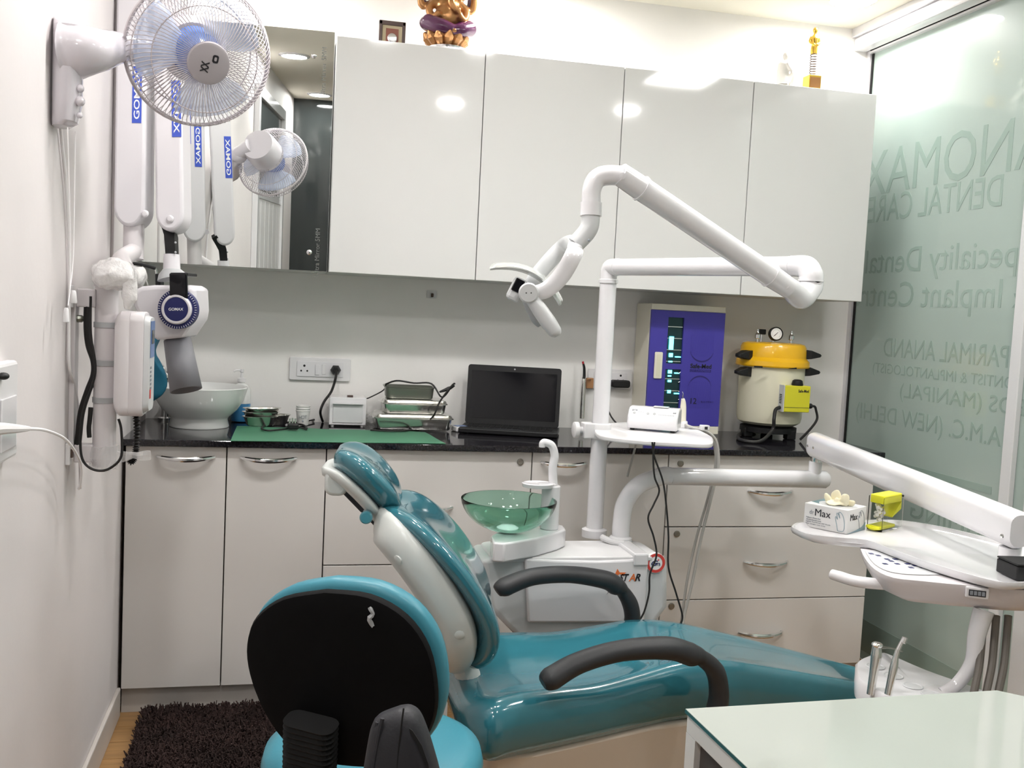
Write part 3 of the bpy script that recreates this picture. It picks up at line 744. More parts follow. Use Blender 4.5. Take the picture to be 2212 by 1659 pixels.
# violet UV chamber
yF = .345
a = onY(1409, 655, yF); b = onY(1571, 660, yF); x0 = onY(1400, 800, yF).x; x1 = onY(1560, 800, yF).x; z1 = a.z
t = thing('uv_chamber', 'tall violet and white ultraviolet instrument chamber on the worktop', 'steriliser', ((x0+x1)/2, .42, ZC+.0005))
M().box(x0, x1, yF+.012, YB-.004, ZC+.006, z1).obj('cabinet', 'ivory', t, smooth=0, bevel=.003)
for xx in (x0+.02, x1-.02):
    for yy in (yF+.03, YB-.02): M().cyl((xx, yy, ZC+.0005), (xx, yy, ZC+.006), .01, n=12).obj('foot', 'black_matte', t)
M().box(x0+.0, x1, yF, yF+.0118, z1-.022, z1).obj('top_strip', 'ivory', t, smooth=0, bevel=.002)
zb = onY(1390, 918, yF).z
M().box(x0, x1, yF, yF+.0118, ZC+.006, zb).obj('bottom_strip', 'ivory', t, smooth=0, bevel=.002)
dz0, dz1 = zb+.001, z1-.023
wx0 = onY(1440, 760, yF).x; wx1 = onY(1474, 760, yF).x
wz = [onY(1445, 685, yF).z, onY(1440, 785, yF).z, onY(1437, 797, yF).z, onY(1435, 900, yF).z]
d = M().box(x0+.001, wx0, yF, yF+.0118, dz0, dz1).box(wx1, x1-.001, yF, yF+.0118, dz0, dz1).box(wx0, wx1, yF, yF+.0118, wz[0], dz1).box(wx0, wx1, yF, yF+.0118, wz[2], wz[1]).box(wx0, wx1, yF, yF+.0118, dz0, wz[3]).obj('door', 'violet', t, smooth=0)
for k in (0, 2):
    M().box(wx0, wx1, yF+.009, yF+.0116, wz[k+1], wz[k]).obj('window_recess', 'chamber_inside', d, smooth=0)
    zz0, zz1 = wz[k+1], wz[k]; nsh = 4
    for i in range(nsh):
        zq = zz0+(zz1-zz0)*(i+.15)/nsh
        M().box(wx0+.001, wx1-.001, yF+.006, yF+.0085, zq, zq+.003).obj('shelf_edge', 'chrome', d, smooth=0)
uvs = [(1450, 741, 30, .017), (1449, 767, 9, .015), (1448, 781, 3, .014), (1447, 803, 8, .015), (1446, 812, 3, .013), (1446, 823, 5, .014), (1445, 846, 7, .013), (1464, 771, 2.5, .022), (1462, 806, 2.5, .02), (1461, 850, 2.5, .02)]
for (px, py, hh, ww) in uvs:
    c = onY(px, py, yF+.006); M().box(c.x-ww/2, c.x+ww/2, yF+.004, yF+.0058, c.z-hh*.0008, c.z+hh*.0008).obj('uv_lamp', 'uv_tube', d, smooth=0)
for py in (805, 825, 845, 862):
    c = onY(1468, py, yF+.006); M().tube([(c.x-.006, yF+.0048, c.z-.002), (c.x+.005, yF+.0048, c.z+.002)], .0022, 8).obj('instrument', 'chrome', d)
c = onY(1421, 789, yF)
plate(M(), (c.x, yF-.0003, c.z), X, Z, .031, .098, .005, .006).obj('handle_frame', 'ivory', d, bevel=.002)
plate(M(), (c.x, yF-.0064, c.z), X, Z, .015, .08, .003, .0008).obj('handle_recess', 'cream', d)
def arc_strip(cx, cz, r, a0, a1, th, parent):
    m = M(); top = []; bot = []
    for i in range(21):
        u = i/20; a = a0+(a1-a0)*u; tt = th*math.sin(PI*u)
        top.append(V((cx+(r+tt)*math.cos(a), yF-.0004, cz+(r+tt)*math.sin(a)))); bot.append(V((cx+r*math.cos(a), yF-.0004, cz+r*math.sin(a))))
    vs2 = top+bot; f2 = [(i, i+1, 21+i+1, 21+i) for i in range(20)]
    m.add(vs2, f2).obj('arc_print', 'violet_dark', parent, smooth=0)
c1 = onY(1517, 752, yF); arc_strip(c1.x, c1.z, .047, PI*1.02, PI*1.98, .006, d)
c2 = onY(1511, 842, yF); arc_strip(c2.x, c2.z, .047, PI*.05, PI*.95, .006, d)
for (cc, za, zb_) in ((c1, -.03, .075), (c2, -.07, .03)):
    m = M()
    for i in range(24): m.box(cc.x-.047+i*.004, cc.x-.047+i*.004+.0012, yF-.0005, yF, cc.z+za, cc.z+zb_)
    m.obj('rib_panel', 'violet', d, smooth=0, kind='stuff')
p = onY(1514, 791, yF); text('lettering', 'Safe-Med', 'print_black', d, p-Y*.0008, X, Z, height=.017, width=.084, bold=.02)
p = onY(1513, 801, yF); M().box(p.x-.042, p.x+.042, yF-.0007, yF-.0001, p.z-.005, p.z+.005).obj('name_bar', 'violet_dark', d, smooth=0)
text('lettering', 'UV CHAMBER', 'violet', d, p-Y*.0009, X, Z, height=.007, width=.078)
p = onY(1498, 866, yF); text('lettering', '12', 'print_black', d, p-Y*.0008, X, Z, height=.021)
p = onY(1518, 868, yF); text('lettering', 'B.S. TRAY', 'violet_dark', d, p-Y*.0008+X*.018, X, Z, height=.006, width=.05)

# pot autoclave
q = onZ(1664, 930, ZC); ax_, ay_ = onY(1666, 820, .362).x, .362
t = thing('pot_autoclave', 'cream pot autoclave with yellow lid, dial and yellow control box', 'autoclave', (ax_, ay_, ZC+.0005))
b0 = ZC+.0005
for k in range(3):
    a = -PI/2+2*PI*k/3+.6; M().box(ax_+.09*math.cos(a)-.018, ax_+.09*math.cos(a)+.018, ay_+.09*math.sin(a)-.018, ay_+.09*math.sin(a)+.018, b0, b0+.035).obj('foot', 'black_plastic', t, smooth=0, bevel=.004)
M().lathe([(.10, .02), (.105, .022), (.105, .04), (.06, .05)], (ax_, ay_, b0), n=32).obj('heater_base', 'black_plastic', t)
zc0 = onY(1666, 921, ay_-.10).z; zc1 = onY(1664, 792, ay_-.12).z
M().lathe([(.03, -.003), (.10, 0), (.116, .010), (.121, .03), (.121, zc1-zc0), (.1, zc1-zc0)], (ax_, ay_, zc0), n=48).obj('pot', 'cream', t)
zl0 = zc1-.004; zl1 = onY(1664, 741, ay_-.1).z
hL = zl1-zl0
M().lathe([(.11, .0), (.134, .0), (.137, .005), (.135, .022), (.127, .030), (.122, .036), (.121, hL-.016), (.114, hL-.004), (.10, hL), (.03, hL+.002), (.001, hL+.002)], (ax_, ay_, zl0), n=48).obj('lid', 'yellow', t)
def ear(px, py, sg, nm):
    c = onY(px, py, ay_-.03)
    rd = V((sg*.96, -.28, 0)).normalized(); tn = V((-rd.y, rd.x, 0)); st = V((ax_, ay_, c.z))+rd*.119
    M().loft([[st+tn*sx*.02+Z*sz*.018 for sx, sz in ((-1, -1), (1, -1), (1, 1), (-1, 1))], [st+rd*.02+tn*sx*.022+Z*sz*.016 for sx, sz in ((-1, -1), (1, -1), (1, 1), (-1, 1))], [st+rd*.055+tn*sx*.014+Z*(sz*.006-.002) for sx, sz in ((-1, -1), (1, -1), (1, 1), (-1, 1))], [st+rd*.06+tn*sx*.008+Z*(sz*.002-.002) for sx, sz in ((-1, -1), (1, -1), (1, 1), (-1, 1))]]).obj(nm, 'black_plastic', t, smooth=0, bevel=.003)
ear(1600, 766, -1, 'lid_handle'); ear(1750, 766, 1, 'lid_handle'); ear(1600, 802, -1, 'pot_handle'); ear(1750, 802, 1, 'pot_handle')
ztop = zl0+hL+.002
gx2 = onY(1676, 722, ay_-.03)
g = M().lathe([(.024, .0), (.026, .002), (.026, .018), (.023, .020), (.022, .017), (.001, .017)], (gx2.x, ay_-.02, gx2.z), (-.1, -1, .1), n=28).obj('gauge', 'black_plastic', t)
gn = V((-.1, -1, .1)).normalized(); gc = V((gx2.x, ay_-.02, gx2.z))+gn*.0175
M().lathe([(.0215, 0), (.0215, .0006), (.001, .0006)], gc, gn, n=28).obj('dial', 'print_white', g)
ux2 = V((1, -.1, 0)).normalized(); uz2 = gn.cross(ux2); uz2 = uz2 if uz2.z > 0 else -uz2
m = M()
for i in range(25):
    a = math.radians(-45+270*i/24); rr = .0155
    m.obox(gc+gn*.001+ux2*(rr*math.cos(a))+uz2*(rr*math.sin(a)), ux2, uz2, gn, .0012, .0012, .0004)
m.obj('dial_marks', 'print_black', g, smooth=0, kind='stuff')
M().tube([gc+gn*.0015-ux2*.009-uz2*.008, gc+gn*.0015+ux2*.006+uz2*.006], [.0014, .0006], 6).obj('needle', 'print_black', g)
M().cyl((gx2.x, ay_-.012, ztop-.001), (gx2.x, ay_-.012, gx2.z-.02), .006, n=12).obj('gauge_stem', 'steel', t)
for (px, nm) in ((1636, 'safety_valve'), (1709, 'steam_valve')):
    c = onY(px, 735, ay_-.02)
    M().lathe([(.005, -.003), (.005, .010), (.011, .012), (.011, .026), (.006, .032), (.004, .04), (.0045, .045), (.001, .046)], (c.x, ay_-.02, ztop), n=18).obj(nm, 'chrome', t)
c = onY(1648, 718, ay_); M().box(c.x-.012, c.x+.014, ay_+.0, ay_+.02, c.z-.008, c.z+.012).obj('weight_knob', 'black_plastic', t, smooth=0, bevel=.003)
M().cyl((c.x, ay_+.01, ztop-.001), (c.x, ay_+.01, c.z-.007), .004, n=10).obj('weight_stem', 'chrome', t)
for pxx in (1638, 1712):
    c = onY(pxx, 790, ay_-.13); M().obox((c.x, ay_-.131, zl0+.002), X, Y, Z, .03, .008, .006).obj('lid_clip', 'black_plastic', t, smooth=0)
# control box with faces turned
cA = onY(1678, 890, ay_-.13); yb0 = ay_-.155
x_l = onY(1695, 860, yb0).x; x_r = onY(1750, 860, yb0).x; zt = onY(1700, 833, yb0).z; zb_ = onY(1700, 890, yb0).z
M().box(x_l, x_r, yb0, yb0+.05, zb_, zt).obj('control_box', 'yellow_box', t, smooth=0, bevel=.002)
M().box(x_l-.004, x_l-.0003, yb0, yb0+.075, zb_-.001, zt+.001).obj('side_plate', 'light_grey', t, smooth=0, bevel=.001)
for i in range(6): M().box(x_l-.005, x_l-.0041, yb0+.014, yb0+.030, zb_+.03+i*.006, zb_+.033+i*.006).obj('vent_slot', 'black_matte', t, smooth=0)
M().box(x_l+.02, x_r-.008, yb0+.05, ay_-.112, zb_+.02, zt-.02).obj('bracket', 'steel', t, smooth=0)
M().lathe([(.02, 0), (.021, .004), (.018, .018), (.012, .022), (.001, .023)], ((x_l+x_r)/2+.008, yb0+.022, zt), n=20).obj('knob', 'black_plastic', t)
p = onY(1736, 845, yb0); text('lettering', 'Safe-Med', 'print_black', t, (p.x, yb0-.0003, p.z), X, Z, width=.042, height=.011, bold=.02)
M().box(x_l+.002, x_r-.002, yb0-.0006, yb0-.0001, zb_+.016, zb_+.0175).obj('print_line', 'print_black', t, smooth=0)
# mains hoses of the autoclave
h0 = V((x_l-.005, yb0+.02, zb_+.015))
tube_pts = [h0, h0+V((-.02, -.005, -.01)), onY(1672, 905, ay_-.16), onY(1668, 930, ay_-.16), onZ(1640, 954, ZC+.008), onZ(1600, 950, ZC+.008), onZ(1598, 938, ZC+.008), onZ(1630, 930, ZC+.008)]
t2 = tag(M().tube(tube_pts, .0065, 10, smooth=8).obj('corrugated_hose', 'rubber_cable'), 'black corrugated hose curling from the autoclave box onto the worktop', 'hose')
h1 = V((x_r, yb0+.025, zb_+.022))
t = thing('autoclave_plug_lead', 'black connector and lead at the side of the yellow control box', 'cord', onZ(1728, 950, ZC+.003))
M().tube([h1+X*.0006, h1+X*.02, h1+X*.026], [.009, .010, .006], 10).obj('connector', 'black_plastic', t)
M().tube([h1+X*.024, h1+V((.036, 0, -.002)), h1+V((.042, 0, -.015)), onY(1765, 905, yb0+.02), onY(1752, 925, yb0+.02), onZ(1728, 950, ZC+.006)], .0045, 10, smooth=5).obj('cord', 'rubber_cable', t)

# ================================================================== left wall
# vertical cable duct
a = onX(243, 300, XL); b = onX(272, 300, XL)
tag(M().box(XL, XL+.008, a.y, b.y, 1.0, CEIL).obj('cable_duct', 'wall_left', smooth=0, bevel=.002), 'flat white vertical cable duct on the left wall behind the fan', 'cable duct')

# ---- wall fan
f0 = onX(150, 160, XL+.03)
fyw = f0.y
zt_ = onX(140, 42, XL+.02).z; zb_ = onX(150, 285, XL+.02).z
t = thing('wall_fan', 'white wall fan with wire guard and blue hub on the left wall', 'fan', (XL+.04, fyw, zb_))
# mounting column: lofted rounded sections, deep at the top where the arm leaves
R = []
for z, dpt, hw in ((zb_, .03, .028), (zb_+.01, .045, .036), (zb_+.05, .052, .04), (zb_+.10, .052, .042), (zb_+.15, .06, .044), (zb_+.19, .062, .042), (zt_-.03, .05, .038), (zt_-.008, .035, .03), (zt_, .015, .018)):
    ring = []
    for k in range(20):
        a = 2*PI*k/20; cx, sy = math.cos(a), math.sin(a)
        ring.append(V((XL+.001+dpt*(.5+.5*math.copysign(abs(cx)**.7, cx)), fyw+hw*math.copysign(abs(sy)**.8, sy), z)))
    R.append(ring)
M().loft(R).obj('wall_mount', 'fan_body', t)
fc = at(430, 118, 2.08)       # guard centre
za_ = onX(200, 105, .06).z
pend = at(300, 112, 2.14)
M().tube([V((XL+.03, fyw, za_-.01)), V((XL+.075, fyw-.0, za_-.005)), (V((XL+.075, fyw, za_))+pend)/2+Z*.004, pend], [.062, .043, .031, .026], 20, smooth=5).obj('arm', 'fan_body', t)
M().ball(pend+V((.01, 0, 0)), .034, .03, .034).obj('pivot', 'fan_body', t)
hubc = at(468, 152, 1.955)
nx = (hubc-fc).normalized()
# head axis: guard front dome centre at hubc, centre fc
gx_, gy_, _ = basis(nx)
mot = fc-nx*.16
M().tube([pend, pend+(mot-pend)*.7+Z*.005], [.026, .03], 14).obj('neck', 'fan_body', t)
M().lathe([(.03, -.158), (.062, -.155), (.068, -.14), (.07, -.06), (.058, -.045), (.02, -.042)], fc, nx, n=32).obj('motor_housing', 'fan_body', t)
M().lathe([(.052, -.041), (.05, -.03), (.046, .015), (.03, .035), (.012, .04), (.001, .041)], fc-nx*.0, nx, n=32).obj('hub', 'blue_hub', t)
RG = .148
for k in range(3):        # blades
    a0 = 2*PI*k/3+.9; rings = []
    for i in range(9):
        r = .045+(.132-.045)*i/8; row = []
        wdt = .95-.25*abs(i/8-.6)
        for j in range(9):
            a = a0+(j/8-.5)*wdt*1.5; h = -.014+.03*(j/8)
            row.append(fc+nx*(h-.005)+gx_*(r*math.cos(a))+gy_*(r*math.sin(a)))
        rings.append(row)
    vsb = [p for r in rings for p in r]; fsb = [(i*9+j, i*9+j+1, (i+1)*9+j+1, (i+1)*9+j) for i in range(8) for j in range(8)]
    o = M().add(vsb, fsb).obj('blade', 'fan_blade', t)
    md_ = o.modifiers.new('solid', 'SOLIDIFY'); md_.thickness = .002
def wire_side(nw, hz0, hz1, name, rc, swirl):
    m = M()
    for k in range(nw):
        a = 2*PI*k/nw; P = []
        for i in range(7):
            u = i/6; r = rc+(RG-rc)*math.sin(u*PI/2)**.9; h = hz0+(hz1-hz0)*(1-math.cos(u*PI/2))
            if u == 1: r = RG
            aa = a+swirl*u
            P.append(fc+nx*h+gx_*(r*math.cos(aa))+gy_*(r*math.sin(aa)))
        m.tube(P, .0009, 4, cap=False)
    o = m.obj(name, 'fan_wire', t, kind='stuff'); return o
wire_side(90, .088, .0, 'front_guard_wires', .038, .35)
wire_side(90, -.075, -.006, 'rear_guard_wires', .05, -.35)
def hoop(r, h, th, nm):
    m = M(); P = [fc+nx*h+gx_*(r*math.cos(2*PI*k/48))+gy_*(r*math.sin(2*PI*k/48)) for k in range(49)]
    m.tube(P, th, 8, cap=False).obj(nm, 'fan_wire', t)
hoop(RG, -.004, .0042, 'guard_rim'); hoop(RG*.72, .062, .0014, 'guard_hoop'); hoop(RG*.95, .03, .0014, 'guard_hoop'); hoop(RG*.8, -.04, .0014, 'guard_hoop')
bd = M().lathe([(.004, .082), (.04, .084), (.043, .090), (.041, .096), (.036, .098), (.001, .098)], fc, nx, n=36).obj('badge', 'fan_grey', t)
bc = fc+nx*.0985
bu = (rt-nx*rt.dot(nx)).normalized(); bv = nx.cross(bu)
ca, sa = math.cos(-.35), math.sin(-.35); bu2 = bu*ca+bv*sa; bv2 = -bu*sa+bv*ca
text('lettering', 'XX', 'print_black', bd, bc-bu2*.008-bv2*.008, bv2, -bu2, height=.016, width=.022, bold=.03)
plate(M(), bc+bu2*.01+bv2*.012, bu2, bv2, .012, .016, .004, .0006).obj('logo', 'print_black', bd)
plate(M(), bc+bu2*.01+bv2*.012+nx*.0007, bu2, bv2, .005, .008, .002, .0003).obj('logo_eye', 'fan_grey', bd)
for i, (py, rr) in enumerate(((205, .008), (232, .010), (262, .006))):
    q = onX(184, py, XL+.052); M().ball((XL+.054, fyw-.022, q.z), rr, rr, rr, n=10, m=8).obj('control_knob', 'fan_body', t)
M().tube([onX(146, 275, .03), onX(150, 420, .03), onX(152, 560, .03), onX(150, 632, .03)], .0011, 6, smooth=4).obj('pull_cord', 'white_cable', t)
M().tube([onX(163, 284, .03), onX(161, 420, .03), onX(158, 560, .03), onX(147, 660, .03)], .0011, 6, smooth=4).obj('pull_cord', 'white_cable', t)
q = onX(158, 640, .03); M().lathe([(.004, .012), (.006, .008), (.008, -.012), (.007, -.014), (.001, -.014)], q, n=14).obj('cord_bell', 'white_plastic', t)
q = onX(143, 680, .03); M().lathe([(.003, .014), (.0045, .01), (.006, -.014), (.005, -.015), (.001, -.015)], q, n=14).obj('cord_bell', 'white_plastic', t)
# fan flex
pts = [onX(126, 120, XL+.006), onX(122, 190, XL+.006), onX(132, 290, XL+.006), onX(144, 420, XL+.006), onX(150, 560, XL+.006), onX(149, 700, XL+.006), onX(150, 790, XL+.008), onX(160, 830, XL+.01), onX(168, 880, XL+.012), onX(172, 960, XL+.012), onX(174, 1055, XL+.012)]
tag(M().tube(pts, .0034, 8, smooth=6).obj('fan_flex', 'white_cable'), 'long white flex hanging down the left wall from the fan', 'cord')

# ---- wall sockets at the near end of the left wall
q = onX(4, 870, XL); t = thing('wall_switch_box', 'white plastic switch box with a plugged-in lead on the left wall', 'socket', (XL, q.y, q.z-.09))
M().box(XL, XL+.022, q.y-.12, q.y+.012, onX(4, 985, XL).z, onX(4, 778, XL).z).obj('box', 'white_plastic', t, smooth=0, bevel=.006)
M().box(XL+.0225, XL+.026, q.y-.1, q.y-.012, onX(4, 960, XL).z, onX(4, 850, XL).z).obj('plate', 'white_gloss', t, smooth=0, bevel=.002)
q2 = onX(6, 812, XL+.024); M().ball((XL+.026, q2.y-.004, q2.z), .009, .01, .006, n=12, m=8).obj('button', 'black_plastic', t)
p0 = onX(-6, 926, XL+.045); p1 = onX(62, 926, XL+.05)
t = thing('charger_lead', 'white charger plug with thin lead drooping across the left wall', 'cord', p0)
M().tube([V((XL+.0265, p0.y-.03, p0.z)), p0, onX(35, 926, XL+.05), p1], [.012, .010, .007, .004], 10, smooth=3).obj('plug', 'white_cable', t)
M().tube([p1, onX(100, 930, XL+.05), onX(140, 948, XL+.05), onX(165, 980, XL+.05), onX(176, 1010, XL+.05), onX(174, 1045, XL+.045), onX(170, 1056, XL+.04)], .0028, 8, smooth=6).obj('lead', 'white_cable', t)

# ---- X-ray wall unit: rails, column, control box
cx_ = .062; qc = onX(228, 800, cx_); cy_ = qc.y
zt0 = onY(238, 600, cy_).z; zb0 = onY(225, 1006, cy_).z
t = thing('xray_wall_unit', 'white dental X-ray column with control box on the left wall', 'x-ray unit', (cx_, cy_, zb0))
M().box(XL, XL+.012, cy_-.02, cy_+.02, zb0+.02, zt0-.04).obj('wall_rail', 'pinkish_white', t, smooth=0, bevel=.002)
for py in (640, 975):
    zq = onX(150, py, XL).z
    M().box(XL, XL+.010, cy_-.045, cy_-.0205, zq-.024, zq+.024).obj('mounting_plate', 'white_plastic', t, smooth=0, bevel=.002)
    M().box(XL+.010, XL+.014, cy_-.038, cy_-.028, zq-.008, zq+.01).obj('slot', 'brown', t, smooth=0)
    M().box(XL+.012, cx_-.02, cy_-.018, cy_+.018, zq-.022, zq+.018).obj('bracket', 'pinkish_white', t, smooth=0, bevel=.003)
M().cyl((cx_, cy_, zb0), (cx_, cy_, zt0+.03), .0245, n=28).obj('column', 'pinkish_white', t)
q = onX(169, 688, XL+.012); M().lathe([(.008, 0), (.008, .01), (.005, .014), (.001, .014)], (XL+.012, cy_-.004, q.z), (1, 0, 0), n=8).obj('bolt', 'steel_dark', t)
bxl = onY(226, 780, cy_-.06).x; bxr = onY(310, 780, cy_-.06).x; bzt = onY(260, 672, cy_-.06).z; bzb = onY(260, 900, cy_-.06).z
yb0_, yb1_ = cy_-.068, cy_+.03
bxl2 = cx_+.027
xb = M(); zc_ = (bzt+bzb)/2
def xring(x, k):
    w2, h2 = (yb1_-yb0_)*k, (bzt-bzb)*k
    return [V((x, (yb0_+yb1_)/2+p[0], zc_+p[1])) for p in rrect(w2, h2, .022*k, 5)]
xb.loft([xring(bxl2, .86), xring(bxl2+.006, .96), xring(bxl2+.012, 1), xring((bxl2+bxr)/2, 1.0), xring((bxl2+bxr)/2+.0006, .992), xring((bxl2+bxr)/2+.0012, 1), xring(bxr-.004, 1), xring(bxr, .975)]).obj('control_box', 'pinkish_white', t)
fp_ = M().loft([xring(bxr+.0003, .93), xring(bxr+.012, .89)]).obj('control_panel', 'light_grey', t)
xp = bxr+.0125
M().box(xp, xp+.001, yb0_+.018, yb1_-.018, zc_+.015, zc_+.095).obj('display_label', 'lcd', fp_, smooth=0)
M().box(xp+.001, xp+.002, yb0_+.03, yb1_-.03, zc_+.045, zc_+.075).obj('display', 'black_gloss', fp_, smooth=0)
for i in range(6): M().box(xp, xp+.001, yb0_+.025, yb0_+.04, zc_-.01-i*.009, zc_-.005-i*.009).obj('key', 'print_grey', fp_, smooth=0)
M().box(xp, xp+.001, yb0_+.02, yb0_+.035, zc_-.075, zc_-.055).obj('exposure_key', 'print_red', fp_, smooth=0)
for py in (702, 785, 866):
    zq = onY(214, py, cy_-.03).z
    M().lathe([(.0255, -.006), (.0265, -.006), (.0265, .006), (.0255, .006)], (cx_, cy_, zq), n=28, cap=False).box(cx_+.02, bxl2+.006, cy_-.02, cy_-.012, zq-.006, zq+.006).obj('clamp', 'grey_plastic', t)
# bubble wrap round the top joint
q = at(245, 592, 2.12); m = M()
m.ball(q+V((-.003, 0, -.0)), .043, .04, .036, n=36, m=24)
q2_ = at(296, 600, 2.3)
m.tube([q+V((.01, .02, 0)), (q+q2_)/2, q2_], [.03, .026, .024], 28, smooth=8)
m.tube([q+V((.03, -.01, -.01)), q+V((.036, -.012, -.05)), q+V((.032, -.012, -.075))], [.014, .012, .004], 14, smooth=6)
for v in m.v: v += V(noise.noise_vector(v*28))*.008+V(noise.noise_vector(v*80))*.0035
bw = tag(m.obj('bubble_wrap', 'bubble', smooth=60), 'crumpled bubble wrap bound round the top joint of the X-ray column', 'bubble wrap')
q = at(229, 608, 2.12); m = M().tube([V((cx_, cy_, zt0-.02)), V((cx_, cy_, zt0+.012))], .0275, 24)
for v in m.v: v += V(noise.noise_vector(v*70))*.003
m.obj('joint_wrap', 'fan_grey', t)
# plastic film at the foot of the column
m = M().tube([V((cx_, cy_, zb0-.008)), V((cx_, cy_, zb0+.02)), V((cx_, cy_, zb0+.045))], [.027, .031, .03], 20)
m.tube([V((cx_+.02, cy_-.01, zb0+.02)), V((cx_+.06, cy_-.01, zb0+.025)), V((cx_+.1, cy_-.01, zb0+.028))], [.016, .008, .012], 12, smooth=4, flat=(.25, (0, 1, 0)))
for v in m.v: v += V(noise.noise_vector(v*45))*.006
tag(m.obj('plastic_film', 'wrap', smooth=0), 'clear plastic film wrapped round the foot of the X-ray column', 'plastic film')
# black cables beside the column
def cab(name, label, pts, r, m_='rubber_cable', Yp=None, n=8):
    P = [onY(px, py, cy_-.01 if Yp is None else Yp) if not isinstance(px, V) else px for px, py in pts]
    return tag(M().tube(P, r, n, smooth=6).obj(name, m_), label, 'cable')
cab('bundled_cable', 'thick black cable bundle down the side of the X-ray column', [(190, 630), (188, 700), (192, 745), (203, 780), (203, 810), (190, 845), (176, 890), (170, 940), (166, 985)], .0075)
cab('bundled_cable', 'thin black cable looping under the foot of the X-ray column', [(196, 640), (196, 720), (206, 790), (200, 830), (182, 880), (174, 940), (176, 985), (190, 1008), (215, 1017), (240, 1010), (262, 985), (262, 930), (256, 905)], .0028, Yp=cy_-.035)
cab('bundled_cable', 'short black cable between the X-ray column and the wall rail', [(196, 880), (194, 905), (192, 925), (193, 945)], .005)
P = [onY(*p, cy_-.0) for p in ((294, 898), (296, 930), (294, 965), (292, 985), (284, 998), (278, 992))]
P = smooth_path(P, 20); hel = []
m = M()
rs = [.0062+.0022*math.sin(i*1.7) for i in range(len(P))]
m.tube(P, rs, 10)
tag(m.obj('coiled_cord', 'rubber_cable'), 'black coiled cord hanging below the X-ray control box', 'cord')

# ---- X-ray scissor arm with tube head
ZA = 2.58
t = thing('xray_scissor_arm', 'white folding X-ray arm with blue name stickers and grey cone tube head', 'x-ray arm', at(370, 840, ZA))
def sc_arm(pxs, name, m_='xray_white', hw=.04, dep=.075):
    # rounded bar from top point to bottom point given in pixels; hw half-width, dep depth
    (xt, yt), (xb_, yb_) = pxs
    A = at(xt, yt, ZA); B = at(xb_, yb_, ZA); d = (A-B).normalized(); sx = (rt-d*rt.dot(d)).normalized(); sy = d.cross(sx)
    out = []
    for k in range(13): a = PI+PI*k/12; out.append(B+sx*(hw*math.cos(a))+d*(hw*1.25*math.sin(a)))
    for k in range(13): a = PI*k/12; out.append(A+sx*(hw*math.cos(a))+d*(hw*1.25*math.sin(a)))
    o = M().prism([p-sy*dep/2 for p in out], sy*dep).obj(name, m_, t, bevel=.008, seg=3)
    return A, B, d, sx, sy
A1 = sc_arm(((297, -70), (290, 452)), 'lower_arm')
A2 = sc_arm(((368, -70), (376, 466)), 'upper_arm', hw=.036)
top = (A1[0]+A2[0])/2+Z*.02
M().tube([A1[0], top+Z*.03, A2[0]], [.036, .04, .036], 16, smooth=5).obj('elbow', 'xray_white', t)
for (A, B, d, sx, sy), px, py, up_ in ((A1, 296, 205, 1), (A2, 381, 235, -1)):
    n_ = sy if sy.dot(fw) < 0 else -sy
    p = onP(px, py, (A+B)/2+n_*.0376, n_)
    st = M().obox(p+n_*.0005, sx, d, n_, .024, .145, .0008).obj('sticker', 'blue_sticker', t, smooth=0)
    text('lettering', 'GOMAX', 'print_white', st, p+n_*.0010, d*up_, -sx*up_, width=.125, height=.015, bold=.012)
    p2 = p-n_*.0752
    st = M().obox(p2-n_*.0005, sx, d, n_, .024, .145, .0008).obj('sticker', 'blue_sticker', t, smooth=0)
    text('lettering', 'GOMAX', 'print_white', st, p2-n_*.0010, -d*up_, -sx*up_, width=.125, height=.015, bold=.012)
for (A, B, d, sx, sy), px, py in ((A1, 314, 462, ), (A2, 368, 473)):
    n_ = sy if sy.dot(fw) < 0 else -sy
    p = onP(px, py, (A+B)/2+n_*.0376, n_)
    M().lathe([(.0095, 0), (.0095, .003), (.006, .006), (.001, .0065)], p, n_, n=18).obj('pivot_cap', 'xray_white', t)
# post under the lower arm, reaching back to the column
pb = at(288, 560, ZA); M().tube([A1[1]-Z*.02, pb], .026, 16).obj('post', 'pinkish_white', t)
M().tube([pb+Z*.02, V(((pb.x+cx_)/2, (pb.y+cy_)/2, pb.z-.01)), V((cx_+.02, cy_+.12, zt0+.02))], .022, 16, smooth=4).obj('extension_bar', 'pinkish_white', t)
# link from the upper arm to the head
l0 = at(354, 478, ZA+.03); l1 = at(368, 505, ZA+.01); l2 = at(372, 552, ZA)
M().tube([l0, l1, at(370, 520, ZA), l2], [.014, .02, .019, .018], 4, smooth=4).obj('link', 'black_plastic', t)
for py in (524, 545): M().ball(at(379, py, ZA-.02), .003, .003, .003, n=8, m=6).obj('rivet', 'grey_plastic', t)
s0 = at(371, 550, ZA); s1 = at(371, 583, ZA)
M().tube([s0, s1], [.0205, .022], 20).obj('sleeve', 'xray_white', t)
M().tube([at(372, 582, ZA), at(372, 592, ZA), at(374, 602, ZA)], [.023, .034, .040], 18).obj('swivel_cap', 'grey_plastic', t)
# yoke: strap in front and behind the head
hc = at(371, 672, ZA)
yk = V(fw); yk = (yk-Z*yk.z).normalized()
yx = (rt-yk*rt.dot(yk)).normalized(); yz = yx.cross(yk); yz = yz if yz.z > 0 else -yz
pc_ = onP(386, 618, hc-yk*.088, yk)
M().obox(pc_, yx, yz, yk, .045, .066, .010).obj('yoke_strap', 'black_gloss', t, smooth=0, bevel=.004, seg=2)
M().obox(pc_+yk*.042+yz*.030, yx, yz, yk, .044, .008, .076).obj('yoke_bridge', 'black_plastic', t, smooth=0, bevel=.002)
M().obox(at(345, 612, ZA+.03), yx, yz, yk, .014, .05, .03).obj('yoke_clip', 'black_plastic', t, smooth=0, bevel=.003)
